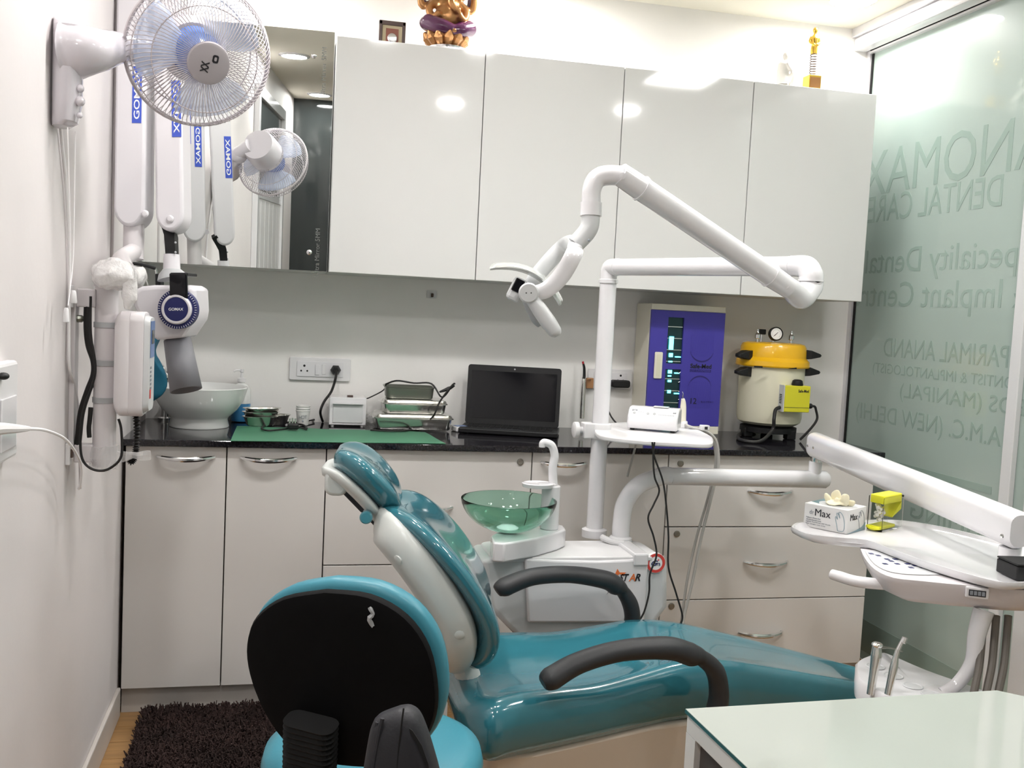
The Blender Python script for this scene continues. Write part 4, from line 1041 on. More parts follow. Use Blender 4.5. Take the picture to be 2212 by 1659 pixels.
# head: octagonal housing extruded in depth
ol = [(303, 632), (318, 620), (350, 617), (425, 617), (437, 624), (439, 672), (436, 690), (410, 728), (355, 733), (338, 722), (328, 706), (305, 660)]
O = [onP(px, py, hc, yk) for px, py in ol]
hd_ = M().loft([[hc+(p-hc)*.9-yk*.058 for p in O], [p-yk*.048 for p in O], [p+yk*.048 for p in O], [hc+(p-hc)*.9+yk*.058 for p in O]]).obj('tube_head', 'xray_white', t, bevel=.005, seg=2)
kc = onP(387, 668, hc-yk*.07, yk)-yk*.007
def dial(c, n_, r0, parent):
    M().lathe([(r0, -.012), (r0, .006), (r0*.8, .007), (.001, .007)], c, n_, n=40).obj('scale_ring', 'navy', parent)
    ux_, uy_, _ = basis(n_)
    m = M()
    for k in range(48):
        a = 2*PI*k/48; m.obox(c+n_*.0063+(ux_*math.cos(a)+uy_*math.sin(a))*r0*.93, (ux_*math.cos(a)+uy_*math.sin(a)), (-ux_*math.sin(a)+uy_*math.cos(a)), n_, .005, .0012, .0012)
    m.obj('scale_marks', 'print_white', parent, smooth=0, kind='stuff')
    M().lathe([(r0*.76, .007), (r0*.76, .014), (r0*.70, .017), (r0*.62, .017), (r0*.60, .0155), (.001, .0155)], c, n_, n=40).obj('knob', 'xray_white', parent)
    M().lathe([(r0*.6, .0156), (r0*.6, .0165), (.001, .0165)], c, n_, n=40).obj('badge', 'navy', parent)
dial(kc+yk*.0, -yk, .05, t)
text('lettering', 'GOMAX', 'print_white', t, kc-yk*.0167, (rt-yk*rt.dot(yk)).normalized(), Z, width=.037, bold=.01)
# cone
c0 = at(381, 722, ZA); c1 = at(402, 843, ZA-.02)
M().tube([at(379, 715, ZA), at(383, 737, ZA)], [.032, .033], 28).obj('cone_collar', 'xray_white', t)
M().tube([at(383, 734, ZA), c1], [.0315, .0375], 32, cap=False).obj('cone', 'grey_cone', t).modifiers.new('s', 'SOLIDIFY').thickness = -.003

# chrome rack with teal apron behind the X-ray unit
q = onX(322, 575, .03)
yq = .06
r0 = onY(308, 572, yq); r1 = onY(336, 580, yq)
t = thing('hanger_rack', 'chrome wire hanger rack on the left wall behind the X-ray unit', 'rack', (r0.x, yq, r0.z-.1))
M().tube([V((XL, yq, r0.z+.003)), r0, r1], .005, 8, smooth=3).obj('bar', 'black_plastic', t)
M().tube([r0, onY(322, 622, yq), onY(330, 680, yq)], .003, 8).obj('wire', 'chrome', t)
M().tube([r1, onY(344, 622, yq), onY(348, 680, yq)], .003, 8).obj('wire', 'chrome', t)
P = [(328, 640), (345, 655), (352, 700), (340, 740), (340, 770), (352, 800), (360, 835), (340, 862), (318, 870), (300, 850), (296, 760), (300, 690)]
yp = .11
O = [onY(px, py, yp) for px, py in P]; O = smooth_path(O+[O[0]], 4)[:-1]
m = M().pillow(O, (0, -1, 0), .03, .03, rings=6)
for v in m.v: v += V(noise.noise_vector(v*16))*.012
tag(m.obj('lead_apron', 'apron', smooth=60), 'dark teal cloth apron hanging on the rack behind the X-ray unit', 'apron')

# ================================================================== dental side unit (bowl, tower, lamp pole, shelf)
ZUN = .60
pb = onZ(1283, 1160, ZUN); PX, PY = pb.x, pb.y
t = thing('dental_side_unit', 'white dental side unit with green glass spittoon bowl and tall lamp pole', 'dental unit', (PX-.1, PY-.05, 0))
yf = onZ(1300, 1205, ZUN).y     # front face
yk0 = yf+.19
def ux(px, py): return onY(px, py, yf)
ol = [(1044, 1215), (1056, 1196), (1090, 1190), (1250, 1190), (1425, 1192), (1441, 1206), (1446, 1230), (1446, 1315), (1420, 1350), (1400, 1390), (1130, 1390), (1085, 1345), (1062, 1320), (1050, 1260)]
O = [ux(*p) for p in ol]
for p in O: p.z = min(p.z, ZUN-.004)
M().loft([[p+Y*.012+(sum(O, V())/len(O)-p)*.03 for p in O], O and [p+Y*.022 for p in O], [p+Y*.17 for p in O], [p+Y*.19+(sum(O, V())/len(O)-p)*.03 for p in O]]).obj('body', 'light_grey', t, bevel=.008, seg=3)
x0 = ux(1060, 1195).x; x1 = ux(1435, 1195).x
plate(M(), ((x0+x1)/2, yf+.10, ZUN-.012), X, Y, x1-x0-.01, .19, .04, .014, 6).obj('top_cover', 'white_plastic', t, bevel=.004, seg=3)
# front panel with curved top
pa = [(1134, 1225), (1134, 1206), (1200, 1210), (1290, 1212), (1360, 1209), (1398, 1203), (1400, 1225), (1392, 1345), (1140, 1345)]
M().prism([ux(*p)-Y*.002 for p in pa][::-1], Y*.012).obj('front_panel', 'white_gloss', t, bevel=.006, seg=3)
M().box(x0+.12, x1-.12, yf+.03, yf+.16, .04, .30).obj('pedestal', 'light_grey', t, smooth=0, bevel=.01)
M().box(x0+.06, x1-.06, yf+.0, yf+.18, 0, .04).obj('foot_plate', 'light_grey', t, smooth=0, bevel=.008)
# emblem stickers
p = ux(1419, 1218)-Y*.0
M().lathe([(.0275, 0), (.0275, .0008), (.0195, .0008), (.0195, .0004)], p+Y*.008, (0, -1, 0), n=40, cap=False).obj('emblem_ring', 'print_red', t, smooth=0)
M().lathe([(.0285, -.012), (.0285, .0002), (.001, .0002)], p+Y*.008, (0, -1, 0), n=40).obj('emblem', 'print_white', t, smooth=0)
text('lettering', 'G', 'navy', t, p+Y*.0073+V((-.004, 0, 0)), X, Z, height=.016, width=.02, shear=.35, bold=.02)
text('lettering', 'TS', 'navy', t, p+Y*.0073+V((.007, 0, -.003)), X, Z, height=.008, width=.012, bold=.02)
m = M(); st = []
for k in range(10): a = PI/2+2*PI*k/10; r = .0035 if k % 2 == 0 else .0015; st.append(p+Y*.0076+V((.007+r*math.cos(a), 0, .009+r*math.sin(a))))
m.prism(st[::-1], Y*-.0004).obj('emblem_star', 'print_red', t, smooth=0)
p = ux(1352, 1247)-Y*.0025
text('lettering', 'ST', 'print_black', t, p+V((-.006, 0, .0)), X, Z, height=.021, width=.028, shear=.3, bold=.03)
text('lettering', 'A', 'print_orange', t, p+V((.018, 0, .0)), X, Z, height=.021, width=.02, shear=.2, bold=.02)
text('lettering', 'R', 'print_black', t, p+V((.034, 0, .0)), X, Z, height=.021, width=.016, shear=.3, bold=.03)
def flat(pts, nm, m_): M().prism([ux(*q)-Y*.0031 for q in pts][::-1], Y*.0005).obj(nm, m_, t, smooth=0)
flat([(1322, 1258), (1327, 1242), (1333, 1228), (1338, 1236), (1352, 1236), (1344, 1243), (1338, 1239), (1331, 1245)], 'star_print', 'print_orange')
flat([(1309, 1284), (1326, 1260), (1334, 1262), (1320, 1272)], 'star_tail', 'print_black')
# small chrome taps on the left side
for (px, py) in ((1041, 1218), (1052, 1233)):
    q = onY(px, py, yf+.03); M().tube([q+X*.03, q+X*.006, q], [.004, .004, .007], 10).obj('drain_tap', 'chrome', t)
# spittoon base arm
zb = ZUN+.003
op = [(1060, 1158), (1075, 1148), (1120, 1143), (1160, 1138), (1200, 1131), (1218, 1135), (1222, 1143), (1205, 1150), (1160, 1162), (1090, 1174), (1066, 1172)]
zt = ZUN+.055
O = [onZ(*p, zt) for p in op]
M().prism([V((p.x, p.y, zb)) for p in O], Z*(zt-zb)).obj('spittoon_base', 'white_gloss', t, bevel=.005, seg=3)
bc_ = onZ(1096, 1150, zt); 
R_ = .5*(onY(1198, 1082, bc_.y).x-onY(995, 1082, bc_.y).x)
zr = onY(1097, 1080, bc_.y).z; hB = zr-zt
pr = []
for i in range(13):
    a = i/12*PI/2*.93; pr.append((max(R_*math.sin(a)/math.sin(PI/2*.93), .001), (1-math.cos(a))/(1-math.cos(PI/2*.93))*hB))
inn = [(max(r-.004, .0008), h+.004) for r, h in pr[::-1]]; inn[0] = (pr[-1][0]-.0045, pr[-1][1])
M().lathe(pr+[(pr[-1][0]-.001, pr[-1][1]+.002), (pr[-1][0]-.0035, pr[-1][1]+.002)]+inn, (bc_.x, bc_.y, zt+.001), n=56, cap=False).obj('glass_bowl', 'green_glass', t, smooth=60)
M().lathe([(.03, .006), (.031, .012), (.02, .018), (.001, .02)], (bc_.x, bc_.y, zt), n=28).obj('drain_cap', 'white_gloss', t)
# filler tower
tb = onZ(1186, 1142, zt)
def tw(px, py): return onY(px, py, tb.y)
rT = .5*(tw(1204, 1100).x-tw(1165, 1100).x)
M().tube([V((tb.x, tb.y, zt)), V((tb.x, tb.y, tw(1186, 1048).z))], rT, 28).obj('tower', 'white_gloss', t, bevel=.003)
zsp = tw(1186, 1050).z
M().tube([V((tb.x+.006, tb.y, zsp)), tw(1194, 1010), tw(1198, 985), tw(1192, 963), tw(1178, 956), tw(1172, 958), tw(1171, 966)], [.013, .0125, .012, .0115, .011, .010, .009], 18, smooth=6).obj('filler_spout', 'white_gloss', t)
hc_ = tw(1160, 1047)
M().lathe([(.03, 0), (.038, .002), (.04, .012), (.036, .0135), (.032, .011), (.001, .011)], (hc_.x, hc_.y-.01, hc_.z-.006), n=32, sx=1.15).obj('cup_holder', 'white_gloss', t)
M().box(hc_.x, tb.x+.01, tb.y-.02, tb.y+.01, hc_.z-.008, hc_.z+.006).obj('holder_bracket', 'white_gloss', t, smooth=0, bevel=.004)
# lamp pole: vertical then arm
rP = .025
M().lathe([(.038, 0), (.038, .022), (.03, .026), (.026, .027)], (PX, PY, ZUN+.002), n=28).obj('pole_collar', 'white_gloss', t)
zp = onY(1312, 612, PY).z
M().cyl((PX, PY, ZUN), (PX, PY, zp), rP, n=28).obj('lamp_pole', 'white_paint', t)
# shelf clamp and shelf
zs_ = onY(1290, 935, PY-.02).z
M().lathe([(.031, -.024), (.033, -.02), (.033, .02), (.031, .024)], (PX, PY, zs_+.004), n=28).box(PX-.055, PX-.02, PY-.022, PY+.022, zs_-.018, zs_+.028).obj('shelf_clamp', 'white_plastic', t, bevel=.003)
M().lathe([(.010, 0), (.010, .012), (.024, .014), (.024, .026), (.018, .029), (.001, .029)], (PX-.055, PY, zs_+.005), (-1, 0, 0), n=20).obj('clamp_knob', 'white_plastic', t)
so = [(1283, 922), (1300, 915), (1380, 911), (1470, 915), (1530, 938), (1541, 950), (1532, 958), (1480, 956), (1400, 952), (1320, 944), (1290, 936)]
O = [onZ(*p, zs_+.01) for p in so]
O = smooth_path(O+[O[0]], 3)[:-1]
sh = M().prism([p-Z*.014 for p in O], Z*.014).obj('shelf', 'white_plastic', t, bevel=.004, seg=3)
# delivery arm clamp on the unit
dl = onZ(1340, 1172, ZUN)
M().lathe([(.034, 0), (.034, .014), (.03, .018), (.027, .019)], (dl.x, dl.y, ZUN+.002), n=28).obj('arm_collar', 'white_gloss', t)
q = onY(1343, 1190, dl.y-.06)
M().box(dl.x-.022, dl.x+.022, yf-.006, dl.y-.02, ZUN-.024, ZUN+.012).obj('arm_stop', 'white_gloss', t, smooth=0, bevel=.005)
M().tube([onY(1300, 1160, dl.y), onY(1322, 1170, dl.y-.03), V((dl.x-.005, dl.y-.045, ZUN+.008))], .009, 10, smooth=3).obj('lock_lever', 'white_plastic', t)
# suction holder on the left of the unit
q = onY(975, 1185, yf+.06)
t3 = thing('suction_holder', 'small white lidded holder box beside the spittoon bowl', 'holder', (q.x, q.y, 0))
xa, xb = onY(940, 1180, yf+.06).x, onY(1006, 1180, yf+.06).x; zq1 = onY(985, 1165, yf+.06).z; zq0 = onY(985, 1205, yf+.06).z
plate(M(), ((xa+xb)/2, yf+.06, zq0), X, Y, xb-xa, .085, .02, zq1-zq0).obj('box', 'white_gloss', t3, bevel=.004, seg=3)
plate(M(), ((xa+xb)/2-.008, yf+.06, zq1+.0003), X, Y, (xb-xa)*.75, .06, .015, .004).obj('lid', 'white_gloss', t3, bevel=.002)
plate(M(), ((xa+xb)/2, yf+.06, zq0-.02), X, Y, (xb-xa)*.8, .07, .018, .0195).obj('underside', 'light_grey', t3, bevel=.003)
M().cyl(((xa+xb)/2, yf+.06, zq0-.0205), ((xa+xb)/2, yf+.06, .03), .012, n=16).obj('stem', 'white_plastic', t3)
M().lathe([(.06, 0), (.06, .02), (.02, .03), (.012, .031)], ((xa+xb)/2, yf+.06, 0), n=24).obj('foot', 'light_grey', t3)
q = onY(985, 1250, yf+.02); m = M().tube([q+Z*.06, q, q-Z*.08, q-Z*.12], [.006, .02, .024, .008], 12, smooth=5)
for v in m.v: v += V(noise.noise_vector(v*40))*.012
tag(m.obj('plastic_wrapping', 'wrap', smooth=0), 'crumpled clear plastic wrapping hanging beside the side unit', 'plastic film')

# ================================================================== operating lamp on the pole
t = thing('operating_lamp', 'white jointed operating lamp arm with dish reflector and grey handles', 'dental lamp', (PX, PY, zp))
M().lathe([(.0285, 0), (.0285, .010), (.0265, .012)], (PX, PY, zp+.0004), n=28).obj('pole_ring', 'white_paint', t)
zA = onY(1312, 577, PY).z
e0 = V((PX, PY, zp+.012)); e2 = V((PX, PY, zA))
armend = onZ(1712, 575, zA); ad = (armend-e2); ad.normalize()
M().tube([e0, e0+Z*.008, e2-Z*.012, e2-Z*.002+ad*.006, e2+ad*.018, e2+ad*.036], .025, 24, smooth=6).obj('base_elbow', 'white_paint', t)
M().tube([e2+ad*.034, armend], .0245, 24).obj('base_arm', 'white_paint', t)
for q in (e2+ad*.036, armend): M().tube([q-ad*.002, q+ad*.002], .0262, 24).obj('joint_ring', 'white_paint', t)
pv = armend+ad*.055
M().tube([armend, armend+ad*.02, armend+ad*.042-Z*.004, pv-Z*.022, pv-Z*.034], [.025, .0265, .028, .029, .029], 24, smooth=6).obj('pivot_elbow', 'white_paint', t)
M().tube([pv-Z*.033, pv-Z*.037], .031, 24).obj('joint_ring', 'white_paint', t)
tpv = (pv-CAM).dot(fw); lo1 = at(1698, 618, tpv-.075); ue = at(1345, 380, 2.12)
dd = (ue-lo1).normalized()
pv2 = pv-Z*.037
M().tube([pv2, pv2-Z*.014, pv2-Z*.034+(lo1-pv2)*.35, (pv2+lo1*3)/4-Z*.012, lo1], [.029, .029, .028, .025, .023], 24, smooth=6).obj('lower_elbow', 'white_paint', t)
M().tube([lo1-dd*.01, lo1+dd*.05], [.024, .0265], 24, smooth=2).obj('clevis', 'white_paint', t)
M().tube([lo1+dd*.05, lo1+dd*.054], .029, 24).obj('joint_ring', 'white_paint', t)
M().tube([lo1+dd*.052, ue-dd*.05], [.0265, .0265], 24).obj('spring_arm', 'white_paint', t)
M().tube([ue-dd*.054, ue-dd*.05], .029, 24).obj('joint_ring', 'white_paint', t)
M().tube([ue-dd*.05, ue+dd*.008], [.0265, .025], 24).obj('clevis', 'white_paint', t)
for c, px, py, tt in ((lo1, 1690, 620, 2.57), (ue, 1348, 380, 2.215)):
    n_ = (CAM-c).normalized(); M().lathe([(.007, 0), (.007, .002), (.001, .003)], c+n_*.0245, n_, n=16).obj('pivot_pin', 'white_paint', t)
T2 = 2.12
M().tube([ue, at(1310, 379, T2), at(1288, 388, T2), at(1278, 412, T2), at(1277, 440, T2)], [.0215, .0215, .021, .0205, .0205], 24, smooth=6).obj('head_elbow', 'white_paint', t)
M().tube([at(1277, 438, T2), at(1276, 467, T2)], .0232, 24).obj('head_collar', 'white_paint', t)
M().tube([at(1276, 466, T2), at(1274, 487, T2), at(1266, 503, T2), at(1243, 528, T2)], [.020, .020, .020, .019], 24, smooth=6).obj('head_neck', 'light_grey', t)
M().ball(at(1272, 519, T2-.02), .003, .003, .003, n=8, m=6).obj('screw', 'print_grey', t)
# fork: two curved arms either side of the hub
hb0 = at(1138, 630, T2)
vd = (V((fw.x, fw.y, 0))).normalized()
TN, TF = T2-.088, T2+.088
M().tube([at(1243, 528, T2), at(1242, 536, T2-.04), at(1240, 548, TN), at(1214, 594, TN), at(1180, 626, TN), at(1144, 634, TN)], [.016, .017, .0185, .0185, .0175, .014], 14, smooth=6, flat=(.42, tuple(vd))).obj('fork_arm', 'white_gloss', t)
M().tube([at(1243, 526, T2), at(1232, 524, T2+.04), at(1216, 534, TF), at(1186, 565, TF), at(1158, 598, TF), at(1142, 622, TF)], [.016, .017, .0185, .0185, .0175, .014], 14, smooth=6, flat=(.42, tuple(vd))).obj('fork_arm', 'light_grey', t)
M().tube([at(1142, 632, TN), at(1140, 628, TF)], .019, 28).obj('hub', 'grey_plastic', t, bevel=.002)
hbn = at(1142, 633, TN-.008)
M().lathe([(.021, -.012), (.021, .008), (.018, .012), (.001, .0125)], hbn, -vd, n=28).obj('hub_cap', 'light_grey', t)
for dx in (-.005, .005): M().ball(hbn-vd*.0125+rt*dx, .0014, .001, .0014, n=6, m=5).obj('cap_hole', 'print_black', t)
M().obox(at(1116, 626, T2-.03), (rt*.45+up*.9).normalized(), (rt*.9-up*.45).normalized(), vd, .05, .03, .07).obj('bulb_cover', 'light_grey', t, smooth=0, bevel=.007)
M().obox(at(1119, 617, T2-.066), (rt*.45+up*.9).normalized(), (rt*.9-up*.45).normalized(), vd, .028, .02, .004).obj('bulb_window', 'black_gloss', t, smooth=0, bevel=.002)
M().tube([at(1148, 645, TN), at(1165, 668, TN), at(1185, 697, TN), at(1200, 718, TN), at(1205, 726, TN)], [.013, .016, .0165, .014, .006], 16, smooth=6).obj('handle', 'light_grey', t)
M().tube([at(1138, 645, TF), at(1148, 665, TF), at(1160, 690, TF), at(1168, 704, TF)], [.012, .014, .013, .006], 16, smooth=6).obj('handle', 'grey_plastic', t)
# dish reflector: a shallow curved rectangle seen nearly edge-on
c0 = at(1140, 598, T2); ud = (at(1212, 655, T2)-at(1060, 577, T2)); L_ = ud.length; ud.normalize()
nd = ud.cross(vd).normalized()
if nd.z < 0: nd = -nd
m = M(); NU, NV = 16, 12; vs3 = []; 
cc = (at(1212, 655, T2)+at(1060, 577, T2))/2
for side in (0, 1):
    for i in range(NU+1):
        for j in range(NV+1):
            u = i/NU*2-1; v = j/NV*2-1
            hw = .072*(1-abs(u)**3*.5)
            vs3.append(cc+ud*(u*L_/2)+vd*(v*hw)+nd*(.034*(1-u*u)*.9-.012*v*v+side*.003+.006))
nA = (NU+1)*(NV+1); f3 = []
for i in range(NU):
    for j in range(NV):
        a = i*(NV+1)+j; f3 += [(a, a+1, a+NV+2, a+NV+1), (nA+a+NV+1, nA+a+NV+2, nA+a+1, nA+a)]
for i in range(NU):
    for j in (0, NV): a = i*(NV+1)+j; f3.append((a, a+NV+1, nA+a+NV+1, nA+a))
for j in range(NV):
    for i in (0, NU): a = i*(NV+1)+j; f3.append((a, a+1, nA+a+1, nA+a))
m.add(vs3, f3).obj('reflector', 'shield', t, smooth=50)

# ================================================================== scaler on the shelf
zs2 = zs_+.0105
qa = onZ(1353, 928, zs2); qb = onZ(1462, 937, zs2)
sx_ = (qb-qa); wS = sx_.length; sx_.normalize(); sy_ = V((-sx_.y, sx_.x, 0))
hS = onY(1356, 878, qa.y).z-zs2
t = thing('ultrasonic_scaler', 'white ultrasonic scaler box with buttons on the round-edged shelf', 'dental device', (qa+qb)/2)
dS = .09
o0 = V((qa.x, qa.y, zs2))
R = []
prof = [(0, .006), (-.004, .016), (-.004, hS*.35), (.002, hS*.62), (.018, hS*.86), (.03, hS*.97), (.07, hS), (dS-.005, hS*.98), (dS, hS*.9), (dS, .006)]
def srow(e, k): return [o0+sx_*e+sy_*(a if k else a*.9+.004)+Z*(b if k else b*.94+.002) for a, b in prof]
M().loft([srow(.0, 0), srow(.004, 1), srow(wS-.004, 1), srow(wS, 0)]).obj('body', 'white_gloss', t, bevel=.0025, seg=2)
for dx in (.015, wS-.015):
    for dy in (.015, dS-.015): M().cyl(o0+sx_*dx+sy_*dy+Z*.0003, o0+sx_*dx+sy_*dy+Z*.008, .007, n=12).obj('foot', 'grey_soft', t)
pn = (prof[4][0]-prof[3][0], prof[4][1]-prof[3][1]); ln = math.hypot(*pn); pu = sy_*(pn[0]/ln)+Z*(pn[1]/ln); nn_ = sx_.cross(pu); nn_ = nn_ if nn_.dot(fw) < 0 else -nn_
def sp(u, v): return o0+sx_*(wS*u)+sy_*(prof[3][0]+pn[0]*v)+Z*(prof[3][1]+pn[1]*v)
for u in (.13, .40, .53): M().lathe([(.0045, 0), (.0042, .0012), (.001, .0014)], sp(u, .55), nn_, n=14).obj('button', 'grey_plastic', t)
for k in range(10): M().lathe([(.0011, 0), (.0011, .0005), (.0003, .0005)], sp(.62+k*.032, .45), nn_, n=8).obj('indicator', 'print_grey', t)
for k in range(3): M().lathe([(.0011, 0), (.0011, .0005), (.0003, .0005)], sp(.22+k*.04, .7), nn_, n=8).obj('indicator', 'print_grey', t)
text('lettering', 'DTE', 'print_grey', t, sp(.13, .95)+nn_*.0003, sx_, pu, height=.0048, width=.016, bold=.03)
text('lettering', 'D5', 'print_grey', t, sp(.92, .9)+nn_*.0003, sx_, pu, height=.0036, width=.009, bold=.02)
M().obox(o0+sx_*(wS*.62)+sy_*.05+Z*(hS+.0015), sx_, sy_, Z, wS*.3, .03, .003).obj('handle_strip', 'white_plastic', t, smooth=0, bevel=.001)
# handpiece
h0_ = onZ(1475, 921, zs2+.004); yh = h0_.y
t = thing('scaler_handpiece', 'cream scaler handpiece with fine metal tip standing on the shelf', 'dental tool', h0_)
def hp(px, py): return onY(px, py, yh)
M().tube([hp(1476, 918), hp(1476, 905), hp(1476, 880), hp(1476, 868), hp(1475, 861)], [.0085, .0088, .0095, .0075, .005], 18, smooth=4).obj('handle', 'ivory', t)
M().tube([hp(1475, 861), hp(1475, 855), hp(1476, 851), hp(1474, 846)], [.002, .0014, .001, .0006], 8, smooth=3).obj('tip', 'steel', t)
M().lathe([(.013, 0), (.013, .008), (.0105, .02), (.0095, .021)], V((hp(1477, 921).x, yh, zs2+.0003)), n=18).obj('cradle', 'white_gloss', t)
hose = [hp(1478, 917)-Y*.009, onY(1490, 922, yh-.03), onY(1515, 930, yh-.04), onY(1535, 938, yh-.05), onY(1549, 960, yh-.05), onY(1551, 1010, yh-.05), onY(1535, 1080, yh-.06), onY(1515, 1160, yh-.08), onY(1497, 1250, yh-.1), onY(1478, 1330, yh-.12), onY(1472, 1356, yh-.14)]
tag(M().tube(hose, .0048, 10, smooth=7).obj('scaler_hose', 'grey_hose'), 'thick grey hose from the scaler handpiece hanging off the shelf end', 'hose')
tag(M().tube([onY(1540, 945, yh-.035), onY(1546, 1000, yh-.035), onY(1528, 1080, yh-.045), onY(1505, 1160, yh-.06), onY(1485, 1250, yh-.08), onY(1470, 1355, yh-.11)], .0042, 10, smooth=7).obj('scaler_hose', 'grey_hose'), 'second grey hose running close beside the scaler hose', 'hose')
tag(M().tube([onY(1375, 955, PY+.05), onY(1366, 990, PY+.05), onY(1355, 1030, PY+.05)], .0036, 8, smooth=5).obj('shelf_hose', 'grey_hose'), 'short grey hose under the shelf beside the lamp pole', 'hose')
q = onZ(1522, 930, zs2)
t = thing('hose_clip', 'small white hose clip block on the shelf end', 'clip', (q.x, q.y, zs2))
M().box(q.x-.014, q.x+.014, q.y-.008, q.y+.012, zs2+.0003, zs2+.017).obj('block', 'white_gloss', t, smooth=0, bevel=.003)
M().box(q.x-.004, q.x+.006, q.y-.0086, q.y-.0081, zs2+.004, zs2+.013).obj('socket', 'grey_soft', t, smooth=0)
for lb, pts in (('thin black cable hanging from the shelf in front of the unit, nearer the pole', [(1414, 955), (1411, 985), (1414, 1030), (1424, 1060), (1412, 1090), (1400, 1120), (1412, 1160), (1418, 1200), (1404, 1240), (1402, 1280), (1392, 1320), (1380, 1342)]),
                ('thin black cable hanging from the shelf toward the drawers', [(1409, 955), (1413, 985), (1432, 1040), (1440, 1100), (1444, 1160), (1444, 1225), (1460, 1280), (1474, 1330), (1468, 1352)])):
    P = [onY(px, py, yf-.045-.02*(i % 2)*0-.03*i/len(pts)) for i, (px, py) in enumerate(pts)]
    tag(M().tube(P, .0027, 8, smooth=6).obj('black_cable', 'rubber_cable'), lb, 'cable')

# ================================================================== delivery arm and instrument tray
zD = onY(1430, 1030, dl.y).z
e1 = onZ(1450, 1029, zD); dend = onZ(1782, 1036, zD); da = (dend-e1).normalized()
t = thing('delivery_unit', 'white delivery arm carrying the instrument tray and control console', 'dental unit', (dl.x, dl.y, ZUN+.02))
M().tube([V((dl.x, dl.y, ZUN+.02)), V((dl.x, dl.y, ZUN+.06)), V((dl.x+.008, dl.y, (ZUN+zD)/2+.02)), onY(1380, 1048, dl.y-.01), e1-da*.03, e1], .0265, 26, smooth=8).obj('swan_neck', 'white_paint', t)
M().tube([e1-da*.002, dend, dend+da*.010], [.026, .027, .02], 26).obj('lower_arm', 'white_paint', t)
pz = dend-da*.035
M().cyl(pz+Z*.015, pz+Z*.055, .0195, n=22).obj('pivot_post', 'white_paint', t)
M().cyl(pz+Z*.055, pz+Z*.085, .0155, n=20).obj('pivot_sleeve', 'chrome', t)
us = pz+Z*.105
ZTR = .80
ue2 = onZ(2205, 1148, ZTR+.075)
d2 = (ue2-us).normalized(); sd2 = d2.cross(Z).normalized(); ud2 = sd2.cross(d2)
us2 = us-d2*.03
def aring(c, w_, h_): return [c+sd2*p[0]+ud2*p[1] for p in rrect(w_, h_, min(w_, h_)*.45, 6)]
M().loft([aring(us2, .03, .05), aring(us2+d2*.006, .046, .072), aring(us2+d2*.02, .05, .078), aring(ue2-d2*.01, .05, .078), aring(ue2, .044, .066)]).obj('upper_arm', 'white_paint', t)
for px, py in ((1745, 963), (1757, 967)):
    q = onP(px, py, us-sd2*.0255 if sd2.dot(fw) > 0 else us+sd2*.0255, sd2); n_ = -sd2 if sd2.dot(fw) > 0 else sd2
    M().lathe([(.004, 0), (.0036, .002), (.001, .003)], q, n_, n=12).obj('screw', 'chrome', t)
q = onP(2165, 1158, ue2-sd2*.0255 if sd2.dot(fw) > 0 else ue2+sd2*.0255, sd2); M().lathe([(.005, 0), (.0045, .002), (.001, .003)], q, -sd2 if sd2.dot(fw) > 0 else sd2, n=12).obj('screw', 'chrome', t)
# tray: outline on a level plane
to = [(1708, 1143), (1716, 1136), (1745, 1132), (1900, 1127), (1975, 1132), (2060, 1148), (2150, 1170), (2230, 1190), (2300, 1210), (2310, 1232), (2260, 1258), (2190, 1266), (2140, 1260), (2060, 1238), (1990, 1216), (1920, 1190), (1870, 1172), (1800, 1166), (1740, 1158)]
O = [onZ(*p, ZTR) for p in to]; O = smooth_path(O+[O[0]], 3)[:-1]; cO = sum(O, V())/len(O)
def ins(k, dz): return [cO+(p-cO)*k+Z*dz for p in O]
M().loft([ins(.02, -.012), ins(.93, -.012), ins(.985, -.008), ins(1, 0), ins(.995, .006), ins(.975, .006), ins(.955, -.001), ins(.92, -.004), ins(.02, -.004)]).obj('tray', 'white_gloss', t, smooth=50)
M().cyl(ue2-d2*.03-Z*.04, V((ue2.x-d2.x*.03, ue2.y-d2.y*.03, ZTR-.003)), .022, n=20).obj('tray_post', 'white_paint', t)
# console under the tray
co_ = [(1858, 1183), (1900, 1178), (1990, 1185), (2100, 1200), (2230, 1215), (2330, 1240), (2310, 1275), (2210, 1275), (2140, 1268), (2060, 1262), (1990, 1255), (1930, 1248), (1890, 1230), (1868, 1205)]
O2 = [onZ(*p, ZTR-.014) for p in co_]; O2 = smooth_path(O2+[O2[0]], 3)[:-1]; c2 = sum(O2, V())/len(O2)
far = max(O2, key=lambda p: p.y)
def ins2(k, dz): return [c2+(p-c2)*k+Z*dz for p in O2]
M().loft([ins2(.02, 0), ins2(1, 0), ins2(1.0, -.008), ins2(.985, -.012), ins2(.97, -.02), ins2(.9, -.038), ins2(.72, -.052), ins2(.3, -.06), ins2(.02, -.06)]).obj('console', 'pinkish_white', t, smooth=50)
# keypad on the protruding shoulder of the console
kp = [(1868, 1190), (1910, 1190), (1980, 1204), (2052, 1226), (2040, 1240), (1985, 1242), (1925, 1236), (1888, 1218)]
O3 = [onZ(*p, ZTR-.013) for p in kp]; O3 = smooth_path(O3+[O3[0]], 3)[:-1]
kpd = M().prism(O3, Z*.0008).obj('keypad', 'light_grey', t, smooth=0)
for (px, py) in ((1882, 1196), (1897, 1200), (1916, 1208), (1934, 1208), (1912, 1218), (1938, 1218), (1960, 1218), (1976, 1222), (1992, 1226), (1925, 1212), (2003, 1225), (1968, 1226)):
    q = onZ(px, py, ZTR-.012); M().obox(q, d2-Z*d2.z, sd2, Z, .010, .009, .0012).obj('key', 'navy', kpd, smooth=0)
